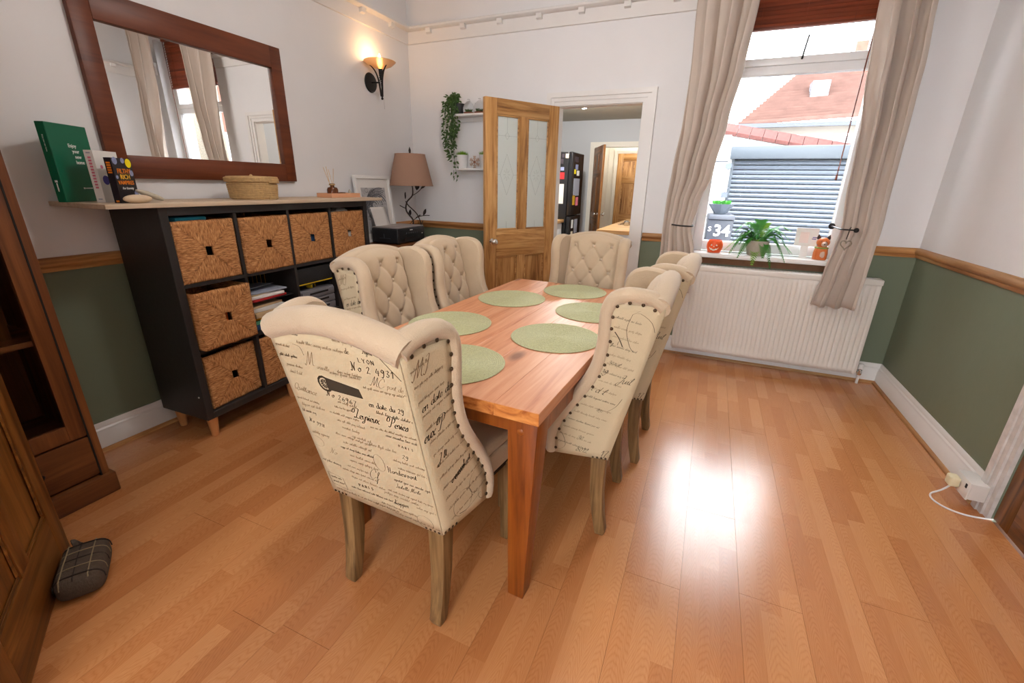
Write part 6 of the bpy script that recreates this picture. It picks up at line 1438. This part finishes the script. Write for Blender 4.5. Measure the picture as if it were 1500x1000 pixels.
MB().tube([(2.60, 5.56, 1.875), (2.96, 5.56, 1.875), (2.985, 5.54, 1.83)], .012, 6).build('bracket', 'bin_grey', dp); MB().lathe([(.055, -.02), (.06, 0), (.055, .02)], seg=16, m=Matrix.Translation((2.99, 5.42, 1.79)) @ Matrix.Rotation(PI/2, 4, 'X')).build('lamp_disc', 'shutter', dp)
MB().tube([(2.99, 5.43, 1.75), (3.0, 5.42, 1.34)], .006, 5).build('cord', 'bin_grey', dp); B(2.94, 3.05, 5.36, 5.45, 1.25, 1.34).build('hanging_box', 'shutter', dp)
bn = thing('wheelie_bin', 'dark wheelie bin with 34 painted on it in the yard', 'bin', (2.975, 4.3, -.25), .06)
MB().quad_box([(-.17, -.22, .04), (.17, -.22, .04), (.17, .28, .04), (-.17, .28, .04), (-.19, -.28, 1.18), (.19, -.28, 1.18), (.19, .32, 1.18), (-.19, .32, 1.18)]).build('body', 'bin_grey', bn, bevel=.02)
MB().quad_box([(-.205, -.31, 1.18), (.205, -.31, 1.18), (.205, .34, 1.18), (-.205, .34, 1.18), (-.185, -.28, 1.26), (.185, -.28, 1.26), (.185, .30, 1.26), (-.185, .30, 1.26)]).build('lid', 'bin_grey', bn, bevel=.02)
for s_ in (-1, 1): MB().lathe([(.09, -.025), (.09, .025)], seg=16, m=Matrix.Translation((s_*.19, .28, .09)) @ Matrix.Rotation(PI/2, 4, 'Y')).build('wheel', 'case_black', bn)
text('painted_number', '34', .25, 'white_print', frame_m((-.095, -.292, .93), (1, 0, 0), (0, -.05, 1), (0, -1, 0)), bn, bold=.006); text('painted_letter', 's', .16, 'white_print', frame_m((-.180, -.292, 1.0), (1, 0, 0), (0, -.05, 1), (0, -1, 0)), bn)
pb = thing('planter_bowl', 'grey planter with green plants standing on the wheelie bin', 'planter', (2.96, 4.28, 1.011), 0)
MB().lathe([(.09, 0), (.20, .15), (.21, .155), (.19, .15), (.002, .14)], seg=8).build('bowl', 'shutter', pb, smooth=0)
m = MB()
for k in range(40):
    a = r6.uniform(0, 2*PI); addleaf(m, (.12*math.cos(a)*r6.random(), .12*math.sin(a)*r6.random(), .15), (math.cos(a), math.sin(a), 1.2), .08, .025)
fo_ = m.build('foliage', 'fern_green', pb, smooth=0, recalc=False); fo_['kind'] = 'stuff'
hs = thing('terraced_house', 'cream house with red tiled hipped roof beyond the yard', 'house', (0, 0, 0))
B(3.5, 16, 14, 20, -.25, 3.42).build('walls', 'render_cream', hs)
E0 = [(3.2, 13.75, 3.38), (16.3, 13.75, 3.98), (16.3, 17, 5.7), (4.95, 17, 5.34)]
rfm = MB(); rows_ = 18
for k in range(rows_):
    a, b = k/rows_, (k+1)/rows_
    L0, L1, R0, R1 = [Vector(E0[0]).lerp(Vector(E0[3]), a), Vector(E0[0]).lerp(Vector(E0[3]), b), Vector(E0[1]).lerp(Vector(E0[2]), a), Vector(E0[1]).lerp(Vector(E0[2]), b)]
    up = Vector((0, -.06, .12)); rfm.quad_box([L0, R0, R1, L1, L0+up, R0+up, R1, L1])
ro = rfm.build('roof', 'roof_tile', hs, smooth=0)
MB().poly([(3.2, 13.75, 3.4), (4.95, 17, 5.34), (3.2, 20.2, 3.4)]).build('roof_hip', 'roof_tile', hs, smooth=0, solid=.05)
B(3.2, 16, 13.65, 13.76, 3.30, 3.42).build('gutter', 'bin_grey', hs); B(5.25, 5.75, 15.0, 15.6, 4.28, 4.80).build('skylight', 'dark_glass', hs)
B(6.5, 7.5, 16.6, 17.4, 5.0, 6.2).build('chimney', 'brick', hs)
for x in (4.4, 6.0, 7.6): f_ = B(x, x+.8, 13.95, 14.0, 2.2, 3.1).build('window_frame', 'upvc', hs); B(x+.06, x+.74, 13.93, 13.96, 2.26, 3.04).build('pane', 'dark_glass', f_)
nb = thing('neighbour_wall', 'brick and render wall of the neighbouring house right of the yard', 'wall', (0, 0, 0))
B(6.5, 6.8, .6, 9, -.25, 2.3).build('render_band', 'render_white', nb); B(6.48, 6.8, .6, 9, 2.3, 4.5).build('brick_band', 'brick', nb)
pdw = thing('window_pier', 'pebbledashed pier outside the right side of the window', 'pier', (0, 0, 0)); B(3.80, 4.05, .30, .75, -.25, 3.3).build('pier_body', 'pebbledash', pdw)
